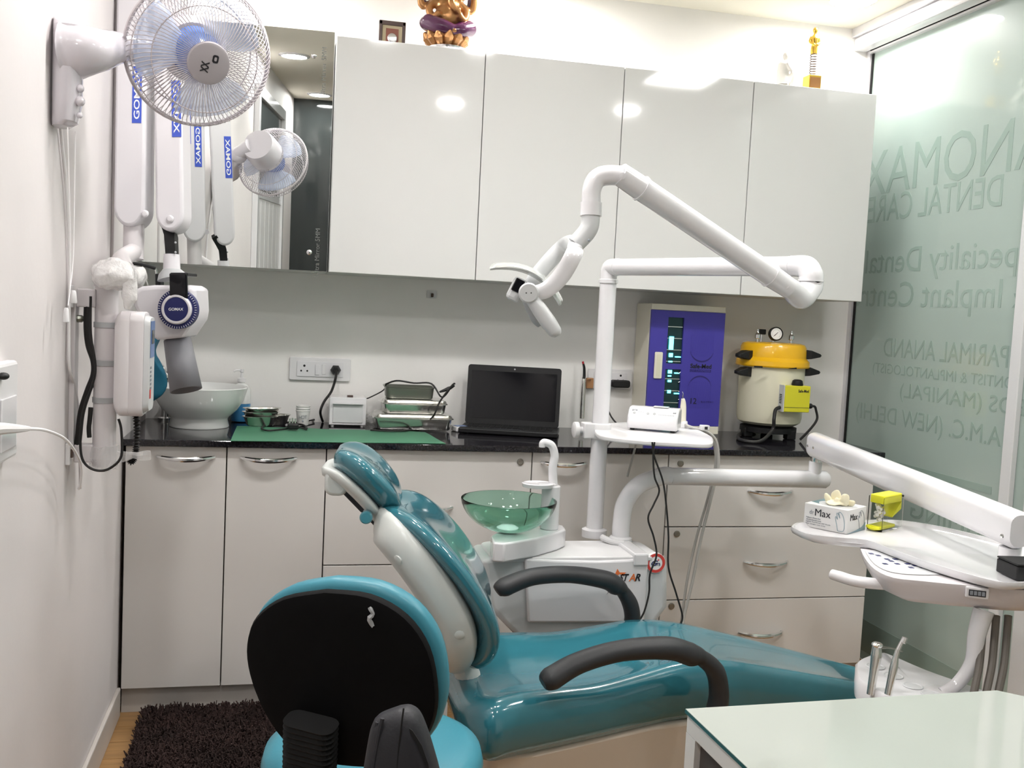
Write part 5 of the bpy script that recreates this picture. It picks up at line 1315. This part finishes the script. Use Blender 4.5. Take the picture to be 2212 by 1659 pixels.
# handle
hA = onZ(1795, 1240, ZTR-.045); hB_ = onZ(1905, 1262, ZTR-.045)
M().tube([hA, onZ(1815, 1246, ZTR-.046), onZ(1850, 1256, ZTR-.047), hB_, onZ(1935, 1262, ZTR-.045)], [.0105, .0115, .0115, .0115, .0115], 18, smooth=5).obj('handle', 'white_gloss', t, bevel=.002)
q = onZ(2108, 1276, ZTR-.026)
dx_ = onZ(2150, 1274, ZTR-.026)-onZ(2066, 1264, ZTR-.026); dx_.z = 0; dx_.normalize(); nrm = dx_.cross(Z); nrm = nrm if nrm.dot(fw) < 0 else -nrm
sw = M().obox(q+nrm*.010, dx_, Z, nrm, .042, .022, .02).obj('display_frame', 'white_gloss', t, smooth=0, bevel=.003)
M().obox(q+nrm*.0205, dx_, Z, nrm, .03, .012, .001).obj('film_window', 'print_black', sw, smooth=0)
for k in range(4): M().obox(q+nrm*.0213+dx_*(k*.007-.0105), dx_, Z, nrm, .0055, .008, .0006).obj('digit_block', 'print_grey', sw, smooth=0)
# hanging pipe to the instrument holder
tp_ = 1.93
M().tube([at(2125, 1318, tp_), at(2110, 1370, tp_), at(2100, 1430, tp_), at(2070, 1475, tp_), at(2035, 1498, tp_)], [.02, .017, .014, .0125, .012], 18, smooth=6).obj('holder_pipe', 'white_gloss', t)
hz_ = .505
ho = [(1848, 1430), (1862, 1420), (1900, 1408), (1925, 1414), (2000, 1446), (2090, 1478), (2160, 1506), (2150, 1530), (2080, 1535), (1990, 1530), (1920, 1505), (1870, 1478), (1850, 1460)]
ZH = onP(1900, 1430, at(2035, 1490, tp_), V((0, 0, 1))).z
O4 = [onZ(*p, ZH) for p in ho]; O4 = smooth_path(O4+[O4[0]], 3)[:-1]; c4 = sum(O4, V())/len(O4)
M().loft([[c4+(p-c4)*k-Z*dz for p in O4] for k, dz in ((.02, .05), (.9, .05), (1, .042), (1, .006), (.96, 0), (.02, 0))]).obj('instrument_holder', 'white_gloss', t, smooth=45)
for px, py in ((1891, 1440), (1930, 1460), (1972, 1482), (2012, 1500)):
    q = onZ(px, py, ZH+.0004); M().lathe([(.0, 0), (.016, 0), (.018, .0015), (.0195, .0006)], q, n=24, cap=False).obj('holder_well', 'light_grey', t)
for (px, lb) in ((2125, 1), (2152, 2), (2178, 3)):
    P = [at(px, 1330, tp_), at(px-4, 1380, tp_), at(px-10, 1440, tp_-.02), at(px-22, 1500, tp_-.04), at(px-30, 1560, tp_-.05)]
    tag(M().tube(P, .0075, 10, smooth=6).obj('instrument_hose', 'dark_hose'), 'dark grey-brown instrument hose hanging below the control console', 'hose', 'instrument hoses under the console')
# handpieces standing in the holder
def tool(pts, rs, label, extra=None):
    P = [at(px, py, tt) for px, py, tt in pts]
    t_ = thing('handpiece', label, 'dental tool', P[-1]-Z*.02)
    M().tube(P, rs, 16, smooth=5).obj('body', 'steel', t_); return t_, P
zt1 = (onZ(1872, 1482, ZH)-CAM).dot(fw)-.012; zt2 = (onZ(1912, 1502, ZH)-CAM).dot(fw)-.012
t_, P = tool([(1894, 1396, zt1), (1893, 1415, zt1), (1888, 1450, zt1), (1880, 1500, zt1)], [.0085, .0105, .0085, .007], 'chunky grey syringe head standing in the instrument holder')
M().ball(at(1895, 1393, zt1), .011, .011, .006, n=14, m=8).obj('cap', 'chrome', t_)
M().tube([at(1903, 1399, zt1), at(1925, 1400, zt1), at(1950, 1408, zt1)], [.003, .0016, .0012], 8, smooth=3).obj('needle', 'steel_dark', t_)
t_, P = tool([(1940, 1403, zt2), (1935, 1420, zt2), (1930, 1445, zt2), (1918, 1500, zt2)], [.0045, .0055, .008, .0065], 'slim steel turbine handpiece with small round head in the instrument holder')
M().tube([at(1938, 1408, zt2), at(1945, 1393, zt2), at(1952, 1380, zt2)], [.0045, .004, .004], 12, smooth=3).obj('neck', 'chrome', t_)
M().lathe([(.004, -.006), (.0055, -.005), (.0055, .005), (.004, .006), (.001, .0065)], at(1953, 1383, zt2), (rt*.4+up).normalized(), n=16).obj('head', 'chrome', t_)

# glove box on the tray
zg = ZTR-.0035
gA = onZ(1735, 1136, zg); gB = onZ(1828, 1155, zg); gC = onZ(1880, 1142, zg)
gx1 = V((gB.x-gA.x, gB.y-gA.y, 0)); wG = gx1.length; gx1.normalize(); gy1 = V((-gx1.y, gx1.x, 0))
dG = .095
hG = onP(1827, 1103, gB, V((fw.x, fw.y, 0))).z-zg
o0 = V((gA.x, gA.y, zg+.0004))
t = thing('glove_box', 'white and grey glove box printed Max on the instrument tray', 'box', o0+gx1*wG/2+gy1*dG/2)
def gpos(u, v, h): return o0+gx1*(wG*u)+gy1*(dG*v)+Z*h
M().obox(gpos(.5, .5, hG/2), gx1, gy1, Z, wG, dG, hG).obj('carton', 'paper', t, smooth=0, bevel=.001, seg=1)
text('lettering', 'Max', 'print_black', t, gpos(.44, 0, hG*.68)-gy1*.0003, gx1, Z, width=wG*.36, height=hG*.30)
text('lettering', 'dr', 'print_grey', t, gpos(.18, 0, hG*.66)-gy1*.0003, gx1, Z, width=wG*.1, height=hG*.18)
for i, s_ in enumerate(('Non-Sterile', 'Ambidextrous', 'Lightly Powdered USP Grade', 'For single use only')):
    text('lettering', s_, 'print_grey', t, gpos(.06, 0, hG*(.42-.09*i))-gy1*.0003, gx1, Z, height=hG*.055, width=wG*(.16+.045*len(s_)*.35), align='LEFT')
# hand outline print
hp_ = [(.80, .08), (.93, .12), (.94, .45), (.90, .72), (.84, .86), (.80, .84), (.83, .62), (.79, .78), (.755, .80), (.78, .55), (.745, .66), (.73, .60), (.76, .38)]
P = [gpos(u, 0, hG*h)-gy1*.0005 for u, h in hp_]; P.append(P[0])
M().tube(P, .0007, 5, smooth=3).obj('hand_print', 'box_grey_art', t)
gE = gpos(1, 0, 0)
text('lettering', 'Max', 'print_black', t, gpos(1, .34, hG*.66)+gx1*.0003, gy1, Z, width=dG*.38, height=hG*.27)
P = [gpos(1, .75+(u-.84)*1.6, hG*h)+gx1*.0005 for u, h in hp_]; P.append(P[0]); M().tube(P, .0006, 5, smooth=3).obj('hand_print', 'print_grey', t)
M().prism([gpos(1, v, hG*h)+gx1*.0003 for v, h in ((0, .0), (.99, .0), (.99, .34), (.8, .16), (.5, .07), (.2, .03))], gx1*.0003).obj('side_print', 'box_grey_art', t, smooth=0)
el = [gpos(.56, .5, hG+.0003)+gx1*(.036*math.cos(2*PI*k/28))*1.25+gy1*(.038*math.sin(2*PI*k/28)) for k in range(28)]
M().prism(el, Z*.0004).obj('dispensing_flap', 'light_grey', t, smooth=0)
M().prism([gpos(u, v, hG+.0002) for u, v in ((.02, .3), (.24, .2), (.2, .98), (.02, .98))], Z*.0003).obj('top_print', 'film', t, smooth=0)
gl = M(); gc_ = gpos(.56, .45, hG+.0012)
gl.ball(gc_+Z*.003, .03, .022, .005, n=14, m=8)
for dx, dy, a_, ln_ in ((-.020, .0, .5, .016), (-.006, .010, .1, .022), (.012, -.004, -.45, .02), (.022, .008, -.8, .014), (.002, -.012, -.1, .012)):
    az_ = (Z*math.cos(a_)-gx1*math.sin(a_)).normalized(); ax_2 = (gx1*math.cos(a_)+Z*math.sin(a_)).normalized()
    gl.ball(gc_+gx1*dx+gy1*dy+az_*ln_*.55, ln_*.62, .0045, ln_, n=14, m=10, axes=(ax_2, gy1, az_))
for v in gl.v: v += V(noise.noise_vector(v*50))*.003; v.z = max(v.z, gc_.z)
tag(gl.obj('latex_gloves', 'glove_latex', smooth=60, remesh=.0013), 'pale latex gloves poking out of the glove box', 'gloves')
# cotton roll dispenser
kA = onZ(1872, 1142, zg); kB = onZ(1905, 1150, zg); kC = onZ(1948, 1140, zg)
dxk = V((kC.x-kB.x, kC.y-kB.y, 0)); wK = dxk.length; dxk.normalize(); dyk = V((-dxk.y, dxk.x, 0)); dK = max((V((kA.x, kA.y, 0))-V((kB.x, kB.y, 0))).length, .04)
hK = onP(1905, 1073, kB, V((fw.x, fw.y, 0))).z-zg
ob = V((kB.x, kB.y, zg+.0004))
sK = (V((kA.x-kB.x, kA.y-kB.y, 0))).normalized()
t = thing('cotton_roll_dispenser', 'clear plastic cotton roll dispenser with yellow lid on the instrument tray', 'dispenser', ob+dxk*wK/2+sK*dK/2)
def kpnt(u, v, h): return ob+dxk*(wK*u)+sK*(dK*v)+Z*h
def kbox(u0, u1, v0, v1, h0, h1): return [kpnt(u0, v0, h0), kpnt(u1, v0, h0), kpnt(u1, v1, h0), kpnt(u0, v1, h0), kpnt(u0, v0, h1), kpnt(u1, v0, h1), kpnt(u1, v1, h1), kpnt(u0, v1, h1)]
for nm, bx_ in (('side_panel', (0, 1, 0, .03)), ('side_panel', (0, 1, .97, 1)), ('end_panel', (0, .03, .03, .97)), ('end_panel', (.97, 1, .03, .97))):
    M().hexa(kbox(bx_[0], bx_[1], bx_[2], bx_[3], .003, hK-.004)).obj(nm, 'clear_plastic', t, smooth=0)
M().hexa(kbox(0, 1, 0, 1, 0, .003)).obj('base', 'clear_plastic', t, smooth=0)
M().hexa(kbox(.04, .93, .05, .95, hK-.02, hK)).obj('lid', 'lemon', t, smooth=0, bevel=.002)
M().hexa([kpnt(.5, .06, hK*.35), kpnt(.93, .06, hK*.55), kpnt(.93, .94, hK*.55), kpnt(.5, .94, hK*.35), kpnt(.5, .06, hK*.38), kpnt(.93, .06, hK-.02), kpnt(.93, .94, hK-.02), kpnt(.5, .94, hK*.38)]).obj('chute', 'lemon', t, smooth=0)
M().hexa(kbox(-.06, .7, .08, .92, .004, hK*.14)).obj('drawer', 'lemon', t, smooth=0, bevel=.002)
M().tube([kpnt(-.06, .1, hK*.1), kpnt(-.12, .5, hK*.07), kpnt(-.06, .9, hK*.1)], .004, 8, smooth=3).obj('drawer_lip', 'lemon', t)
for v_ in (.0, 1.0): M().ball(kpnt(.93, v_, hK-.006), .003, .003, .003, n=8, m=6).obj('hinge', 'black_plastic', t)
random.seed(3)
for k in range(8):
    c = kpnt(random.uniform(.15, .4), random.uniform(.3, .7), hK*(.28+.055*k)); a = random.uniform(-.9, .9)
    d_ = (dxk*math.cos(a)*.6+sK*.5+Z*math.sin(a)*.6).normalized()
    o = M().cyl(c-d_*.011, c+d_*.011, .0042, n=10).obj('cotton_roll', 'plaster'); tag(o, 'white cotton roll inside the clear dispenser', 'cotton roll', 'cotton rolls in the dispenser')
# black box at the tray end
q = onZ(2200, 1225, zg+.0002); 
kb_ = onZ(2170, 1235, zg); kx_ = V((d2.x, d2.y, 0)).normalized(); ky_ = V((-kx_.y, kx_.x, 0))
t = thing('black_case', 'flat black case lying at the end of the instrument tray', 'case', kb_+kx_*.03)
M().obox(V((kb_.x, kb_.y, zg+.0005+.014))+kx_*.036+ky_*.01, kx_, ky_, Z, .07, .06, .028).obj('bottom', 'black_plastic', t, smooth=0, bevel=.003)
M().obox(V((kb_.x, kb_.y, zg+.0005+.0305))+kx_*.036+ky_*.01, kx_, ky_, Z, .07, .06, .004).obj('lid', 'black_matte', t, smooth=0, bevel=.002)

# ================================================================== shag rug
r0 = onZ(322, 1537, 0); r1 = onZ(278, 1659, 0)
rx0 = r0.x; rx1 = rx0+.72; ry1 = -.005; ry0 = -.62
t = thing('shag_rug', 'dark brown shag rug on the wooden floor in front of the base cabinets', 'rug', ((rx0+rx1)/2, (ry0+ry1)/2, .0005))
M().box(rx0, rx1, ry0, ry1, .0008, .008).obj('backing', 'rug_base', t, smooth=0)
vs5, fs5 = [], []; random.seed(11)
for i in range(15000):
    x = random.uniform(rx0-.004, rx1+.004); y = random.uniform(ry0-.004, ry1+.004); h = random.uniform(.012, .026); a = random.uniform(0, 2*PI); w5 = random.uniform(.0022, .0036)
    if i < 1200:
        e = i % 3
        if e == 0: x = rx0+random.uniform(-.01, .004)
        elif e == 1: y = ry1+random.uniform(-.006, .012)
        else: y = ry0-random.uniform(-.004, .01)
    dx, dy = random.uniform(-.014, .014), random.uniform(-.014, .014)
    o5 = len(vs5)
    for k in range(3): vs5.append((x+w5*math.cos(a+k*2.094), y+w5*math.sin(a+k*2.094), .006))
    for k in range(3): vs5.append((x+dx+w5*.8*math.cos(a+k*2.094), y+dy+w5*.8*math.sin(a+k*2.094), .006+h))
    fs5 += [(o5, o5+1, o5+4, o5+3), (o5+1, o5+2, o5+5, o5+4), (o5+2, o5, o5+3, o5+5), (o5+3, o5+4, o5+5)]
M().add(vs5, fs5).obj('pile', 'rug_pile', t, kind='stuff')

# ================================================================== dental chair
th = math.radians(8); CA = V((math.cos(th), math.sin(th), 0)); CN = V((-math.sin(th), math.cos(th), 0))
t = thing('dental_chair', 'reclined teal dental chair with dark armrests and white shell', 'dental chair', (1.3, -.85, 0))
# --- seat and leg rest: loft along x; (x, near y, far y, rim z, centre dip, bottom z)
st = [(.835, -1.03, -.80, .41, .0, .37), (.85, -1.10, -.73, .435, .0, .345), (.885, -1.145, -.685, .455, .012, .335), (.95, -1.125, -.665, .462, .025, .335), (1.05, -1.092, -.655, .458, .03, .335), (1.15, -1.058, -.64, .452, .028, .335),
      (1.27, -1.015, -.615, .458, .015, .335), (1.37, -.985, -.605, .466, .004, .335), (1.48, -.965, -.615, .462, .004, .33), (1.62, -.945, -.635, .435, .004, .31), (1.78, -.925, -.67, .40, .003, .275), (1.92, -.905, -.70, .368, .002, .245), (2.0, -.885, -.735, .35, .0, .24), (2.03, -.85, -.775, .33, .0, .255)]
def cr(vals, k):     # catmull subdivide tuples
    pts = smooth_path([V((v[0], v[1], v[2])) for v in vals], k); p2 = smooth_path([V((v[3], v[4], v[5])) for v in vals], k)
    return [(a.x, a.y, a.z, b.x, b.y, b.z) for a, b in zip(pts, p2)]
rings = []
for (x, yn, yf_, zr_, dip, zb_) in cr(st, 4):
    w_ = yf_-yn; ring = []; hgt = zr_-zb_
    prof = [(0.10, 0, 0), (0.03, .04, 0), (0, .25, 0), (-.005, .55, 0), (.012, .85, 0), (.06, .99, 0), (.12, 1.0, .1), (.2, .98, .45), (.32, .97, .8), (.5, .97, 1)]
    full = prof+[(1-a, b, c) for a, b, c in prof[-2::-1]]
    for a, b, c in full: ring.append(V((x, yn+w_*a, zb_+hgt*b-dip*c)))
    rings.append(ring)
M().loft(rings).obj('seat_cushion', 'teal_vinyl', t, smooth=70)
# --- body below the seat
rings = []
for (x, yn, yf_, zt__, zb_) in ((.87, -1.08, -.75, .333, .24), (.90, -1.115, -.70, .334, .20), (1.0, -1.10, -.67, .334, .16), (1.3, -1.0, -.63, .334, .14), (1.5, -.95, -.65, .325, .15), (1.75, -.91, -.69, .272, .17), (1.93, -.88, -.73, .238, .19)):
    rings.append([V((x, yn+.01, zt__)), V((x, yf_-.01, zt__)), V((x, yf_-.03, (zt__+zb_)/2)), V((x, yf_-.06, zb_)), V((x, yn+.06, zb_)), V((x, yn+.03, (zt__+zb_)/2))])
M().loft(rings).obj('seat_pan', 'chair_body', t, bevel=.012, seg=3)
M().loft([[V((1.18+p[0]*k, -.86+p[1]*k, z)) for p in rrect(.62, .40, .12, 6)] for k, z in ((1, 0), (1, .03), (.94, .05), (.62, .08), (.6, .2))]).obj('base', 'chair_body', t, bevel=.004)
# --- backrest
thb = math.radians(-8); CAb = V((math.cos(thb), math.sin(thb), 0)); CNb = V((-math.sin(thb), math.cos(thb), 0))
ncen = V((.90, -.90, 0)).dot(CNb)
def onNb(px, py, nn): d = ray(px, py); k = (nn-CAM.dot(CNb))/d.dot(CNb); p = CAM+d*k; return V((p.dot(CAb), 0, p.z))
def strip(pxs, ws): return [onNb(px, py, ncen-w_) for (px, py), w_ in zip(pxs, ws)]   # near-edge pixels -> centre profile (s, z)
def pad(prof, ws, f0, b0, name, m_, curve=.0, k=5, nseg=32, endp=2.6, wf=1.0, ppow=2.6, flip=0):
    P = smooth_path(prof, k); W = [v.x for v in smooth_path([V((w_, 0, 0)) for w_ in ws], k)]; n = len(P); R = []
    for i in range(n):
        tg = (P[min(i+1, n-1)]-P[max(i-1, 0)]).normalized(); nf_ = V((tg.z, 0, -tg.x))
        if nf_.x < 0: nf_ = -nf_
        u = i/(n-1)*2-1; e = max(max(1-abs(u)**endp, 0)**.5, .06); w_ = W[i]*wf*e**.6; ring = []
        for j in range(nseg):
            a = 2*PI*j/nseg; c, s_ = math.cos(a), math.sin(a)
            cc_ = math.copysign(abs(c)**(2/ppow), c); ss_ = math.copysign(abs(s_)**(2/ppow), s_)
            off = (f0 if ss_ > 0 else b0)*ss_*e**.5+curve*cc_*cc_*e
            q = P[i]+nf_*off
            ring.append(CAb*q.x+CNb*(ncen+w_*cc_)+Z*q.z)
        R.append(ring)
    return M().loft(R).obj(name, m_, t, smooth=70)
bw = [.11, .18, .205, .215, .21, .19, .14]
pf = strip([(1008, 1462), (1042, 1426), (1043, 1366), (998, 1284), (935, 1209), (875, 1155), (810, 1122)], bw)
pad(pf, bw, .031, .027, 'back_cushion', 'teal_vinyl', curve=.022)
shp = [V((p.x-(.05, .058, .064, .064, .056, .046, .036)[i], 0, p.z-.012)) for i, p in enumerate(pf)]; shp[-1] = shp[-2]*.55+shp[-1]*.45
bsh = pad(shp, bw, .046, .05, 'back_shell', 'shell_grey', curve=.022, wf=.93, ppow=3.4)
# --- headrest
hw_ = [.07, .11, .125, .12, .09]
hf = strip([(846, 1116), (828, 1086), (790, 1046), (752, 1015), (714, 1000)], hw_)
pad(hf, hw_, .030, .034, 'headrest_cushion', 'teal_vinyl', curve=.018)
pad([V((p.x-.026, 0, p.z-.026)) for p in hf], hw_, .014, .02, 'headrest_shell', 'shell_grey', curve=.012, wf=.9)
q1 = onNb(748, 1068, ncen-.05); q2 = onNb(818, 1140, ncen-.05)
A_ = CAb*q1.x+CNb*ncen+Z*q1.z; B_ = CAb*q2.x+CNb*ncen+Z*q2.z
M().obox((A_+B_)/2, (A_-B_).normalized(), CNb, (A_-B_).normalized().cross(CNb), (A_-B_).length+.05, .07, .016).obj('headrest_bar', 'grey_soft', t, smooth=0, bevel=.004)
q = onP(792, 1114, A_-CNb*.085, CNb); M().lathe([(.014, 0), (.014, .02), (.011, .024), (.001, .024)], q, -CNb, n=20).obj('headrest_knob', 'film', t)
M().tube([q+CNb*.1, q], .006, 10).obj('knob_shaft', 'chrome', t)
q1 = onNb(728, 1040, ncen-.05); pj = CAb*q1.x+CNb*(ncen-.03)+Z*q1.z
M().loft([[pj+CAb*x_*k+CNb*y_+Z*(z_*k) for x_, z_ in rrect(.05, .055, .018, 4)] for y_, k in ((-.05, .85), (-.04, 1), (.05, 1), (.06, .85))]).obj('headrest_joint', 'shell_grey', t, bevel=.004)
bpy.context.view_layer.update()
for px, py in ((860, 1210), (993, 1372)):      # screw caps on the shell
    mi = bsh.matrix_world.inverted(); ok, loc, nr, _i = bsh.ray_cast(mi @ CAM, (mi.to_3x3() @ ray(px, py)).normalized())
    if ok: M().lathe([(.011, -.002), (.011, .001), (.007, .003), (.001, .0035)], bsh.matrix_world @ loc, nr, n=18).obj('screw_cap', 'shell_grey', t)
# link from the seat to the backrest
lk0 = V((.93, -.9, .34)); lk1 = CAb*shp[1].x+CNb*ncen+Z*(shp[1].z+.02)
M().tube([lk0, (lk0+lk1)/2-X*.01, lk1], [.03, .028, .028], 14, smooth=4, flat=(1.6, tuple(CNb))).obj('back_hinge', 'shell_grey', t)
# --- armrests
def onN(px, py, nn): d = ray(px, py); k = (nn-CAM.dot(CN))/d.dot(CN); p = CAM+d*k; return V((p.dot(CA), 0, p.z))
def armrest(pts, nn, nm):
    P = []
    for px, py in pts: q = onN(px, py, nn); P.append(CA*q.x+CN*nn+Z*q.z)
    return M().tube(P, [.014, .024, .022, .022, .025, .026, .018, .021, .021, .022], 16, smooth=6, flat=(1.25, tuple(CN))).obj(nm, 'arm_grey', t, bevel=.004)
nA = V((1.36, -1.03, 0)).dot(CN)-.03
armrest([(1172, 1476), (1190, 1466), (1250, 1432), (1340, 1406), (1440, 1400), (1490, 1413), (1515, 1421), (1545, 1450), (1553, 1500), (1545, 1545)], nA, 'armrest')
nF = V((1.40, -.575, 0)).dot(CN)
armrest([(1073, 1278), (1090, 1268), (1150, 1246), (1230, 1241), (1305, 1252), (1330, 1265), (1344, 1276), (1360, 1302), (1366, 1332), (1362, 1366)], nF, 'armrest')

# ================================================================== operator stool
zS = .50
sl = onZ(562, 1600, zS); sr = onZ(1050, 1600, zS); scx = (sl.x+sr.x)/2; scy = -1.36; rS = (sr.x-sl.x)/2*.99
t = thing('operator_stool', 'operator stool with round teal seat and black-shelled backrest', 'stool', (scx, scy, 0))
M().lathe([(.05, -.075), (rS*.86, -.075), (rS*.97, -.06), (rS, -.035), (rS*.97, -.012), (rS*.85, .0), (rS*.5, -.004), (.001, -.006)], (scx, scy, zS), n=56).obj('seat', 'teal_stool', t, smooth=60)
M().lathe([(.03, -.1), (rS*.7, -.095), (rS*.82, -.0755)], (scx, scy, zS), n=40).obj('seat_pan', 'black_plastic', t)
M().cyl((scx, scy, .12), (scx, scy, .41), .025, n=20).obj('gas_lift', 'black_plastic', t)
M().lathe([(.045, 0), (.045, .07), (.03, .09), (.026, .1)], (scx, scy, .07), n=24).obj('hub', 'black_plastic', t)
for k in range(5):
    a = 2*PI*k/5+.3; d = V((math.cos(a), math.sin(a), 0)); c = V((scx, scy, .09))
    lg = M().tube([c+d*.03, c+d*.15+Z*-.01, c+d*.25-Z*.025], [.022, .018, .013], 10, smooth=3).obj('leg', 'black_plastic', t)
    e = c+d*.25; M().cyl(V((e.x, e.y, .025))-V((-d.y, d.x, 0))*.02, V((e.x, e.y, .025))+V((-d.y, d.x, 0))*.02, .025, n=18).obj('caster', 'black_matte', lg)
    M().cyl((e.x, e.y, .045), (e.x, e.y, .07), .006, n=8).obj('caster_stem', 'steel', lg)
# backrest: outline on a plane in front of the seat edge nearest the camera
bn = V((-.42, -.90, -.12)).normalized()       # outward (back) normal
bp_ = at(745, 1420, 1.50)
so_ = [(705, 1272), (800, 1283), (880, 1328), (930, 1400), (947, 1490), (938, 1560), (900, 1618), (830, 1650), (745, 1650), (665, 1632), (612, 1590), (570, 1525), (542, 1450), (536, 1385), (556, 1330), (615, 1288)]
O = [onP(px, py, bp_, bn) for px, py in so_]; O = smooth_path(O+[O[0]], 4)[:-1]
M().pillow(O, bn, .014, .012, rings=5, power=5).obj('back_shell', 'stool_shell', t, smooth=50)
cO_ = sum(O, V())/len(O)
O2 = [cO_+(p-cO_)*1.035-bn*.032 for p in O]
M().pillow(O2, -bn, .045, .022, rings=7, power=3.2).obj('back_cushion', 'teal_stool', t, smooth=70)
# bellows and bar
b0_ = onP(690, 1555, bp_+bn*.03, bn); b1_ = V((scx-.02, scy-.12, zS-.1)); 
bl0 = onP(672, 1560, bp_+bn*.04, bn); bl1 = onP(668, 1700, bp_+bn*.02, bn)
rings = []
dB = (bl1-bl0).normalized(); sB = bn.cross(dB).normalized()
for i in range(27):
    u = i/26; k = 1 if i % 2 == 0 else .86
    c = bl0+(bl1-bl0)*u; rings.append([c+sB*(p[0]*k)+bn*(p[1]*k) for p in rrect(.082, .05, .018, 4)])
M().loft(rings).obj('bellows', 'black_matte', t, smooth=0)
M().tube([bl1, V(((bl1.x+scx)/2, (bl1.y+scy)/2, zS-.11)), V((scx, scy, zS-.105))], .018, 10, smooth=4, flat=(2, (1, 0, 0))).obj('back_bar', 'black_plastic', t)
q = onP(798, 1330, bp_+bn*.014, bn); m = M()
m.tube([q+Z*.012, q+V((.004, 0, .004)), q+V((.0, 0, -.006)), q+V((.006, 0, -.016))], [.002, .004, .003, .0025], 6, smooth=3)
for v in m.v: v += V(noise.noise_vector(v*150))*.003
m.obj('label_scrap', 'grey_plastic', t)

# ================================================================== padded grey chair at the desk (only its back top shows)
cb = at(870, 1600, 1.30)
bnn = V((-.30, -.95, .1)).normalized()
po = [(862, 1527), (884, 1526), (904, 1540), (920, 1575), (936, 1625), (950, 1680), (955, 1740), (940, 1790), (860, 1800), (790, 1790), (778, 1740), (786, 1670), (797, 1600), (806, 1560), (820, 1543)]
O = [onP(px, py, cb, bnn) for px, py in po]; O = smooth_path(O+[O[0]], 4)[:-1]
cO_ = sum(O, V())/len(O)
gxx, gyy = cO_.x, cO_.y
t = thing('padded_chair', 'charcoal padded fabric chair with stitched backrest beside the white desk', 'chair', (gxx, gyy, 0))
M().pillow(O, bnn, .03, .035, rings=7, power=3.2).obj('backrest', 'grey_soft', t, smooth=70)
def seam(pts, r, nm, m_='black_matte', dz=.031):
    P = [onP(px, py, cb+bnn*dz, bnn) for px, py in pts]; M().tube(P, r, 6, smooth=5).obj(nm, m_, t)
seam([(872, 1530), (868, 1560), (862, 1610), (858, 1660), (856, 1720)], .0012, 'seam', dz=.029)
seam([(815, 1560), (806, 1600), (797, 1660), (792, 1720)], .003, 'piping', 'grey_soft', dz=.018)
seam([(826, 1552), (816, 1600), (806, 1660), (800, 1720)], .003, 'piping', 'grey_soft', dz=.026)
sl_ = [onP(px, py, cb+bnn*.0295, bnn) for px, py in ((884, 1572), (892, 1578), (912, 1610), (926, 1650), (930, 1680), (918, 1650), (900, 1606), (886, 1582))]
M().prism(sl_, bnn*.002).obj('slit', 'black_matte', t, smooth=0)
fwd = V(bnn); fwd = V((fwd.x, fwd.y, 0)).normalized(); sdd = V((-fwd.y, fwd.x, 0))
zseat = .45; bc2 = V((gxx, gyy, 0))+fwd*.04
hwid = .10
plate(M(), V((bc2.x, bc2.y, zseat))+fwd*.10, sdd, -fwd, .26, .22, .05, .05).obj('seat', 'grey_soft', t, bevel=.012, seg=3)
for sx in (-1, 1):
    M().tube([V((gxx, gyy, cO_.z-.09))+sdd*sx*.05, V((bc2.x, bc2.y, zseat+.02))+sdd*sx*.08], .010, 10).obj('back_post', 'black_plastic', t)
    for sy in (0, 1): p = bc2+fwd*(.01+sy*.18)+sdd*sx*.11; M().cyl(V((p.x, p.y, 0)), V((p.x, p.y, zseat+.005)), .011, n=12).obj('leg', 'black_plastic', t)

# ================================================================== desk
ZD = .75
dA = onZ(1481, 1531, ZD); dB_ = onZ(2190, 1489, ZD); dC = onZ(1600, 1659, ZD)
exx = V((dB_.x-dA.x, dB_.y-dA.y, 0)).normalized(); eyy = V((exx.y, -exx.x, 0))    # eyy towards the camera
WD, DD = (dB_-dA).length, .62
o0 = V((dA.x, dA.y, 0))
t = thing('desk', 'white desk with a glass sheet on its top in front of the dental chair', 'desk', o0+exx*WD/2+eyy*DD/2)
def dk(u, v, z): return o0+exx*u+eyy*v+Z*z
def dbox(u0, u1, v0, v1, z0, z1): return M().hexa([dk(u0, v0, z0), dk(u1, v0, z0), dk(u1, v1, z0), dk(u0, v1, z0), dk(u0, v0, z1), dk(u1, v0, z1), dk(u1, v1, z1), dk(u0, v1, z1)])
M().prism([dk(u, v, ZD-.006) for u, v in ((0, 0), (WD-.03, 0), (WD, .03), (WD, DD), (0, DD))], Z*.006).obj('glass_top', 'glass_desk', t, smooth=0)
dbox(-.0005, .0006, -.0005, DD, ZD-.0055, ZD-.0008).obj('glass_edge', 'glass_edge', t, smooth=0)
dbox(.002, WD-.002, .002, DD-.002, ZD-.031, ZD-.0062).obj('top', 'desk_white', t, smooth=0, bevel=.001)
dbox(.002, .028, .002, .03, 0, ZD-.0312).obj('side_panel', 'desk_white', t, smooth=0)
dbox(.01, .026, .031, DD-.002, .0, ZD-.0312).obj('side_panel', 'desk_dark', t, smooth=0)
dbox(WD-.03, WD-.004, .002, DD-.002, 0, ZD-.0312).obj('side_panel', 'desk_white', t, smooth=0)
dbox(.029, WD-.031, .002, .018, .25, ZD-.0312).obj('modesty_panel', 'desk_white', t, smooth=0)

for o in bpy.data.objects:
    if '_w' in o: del o['_w']
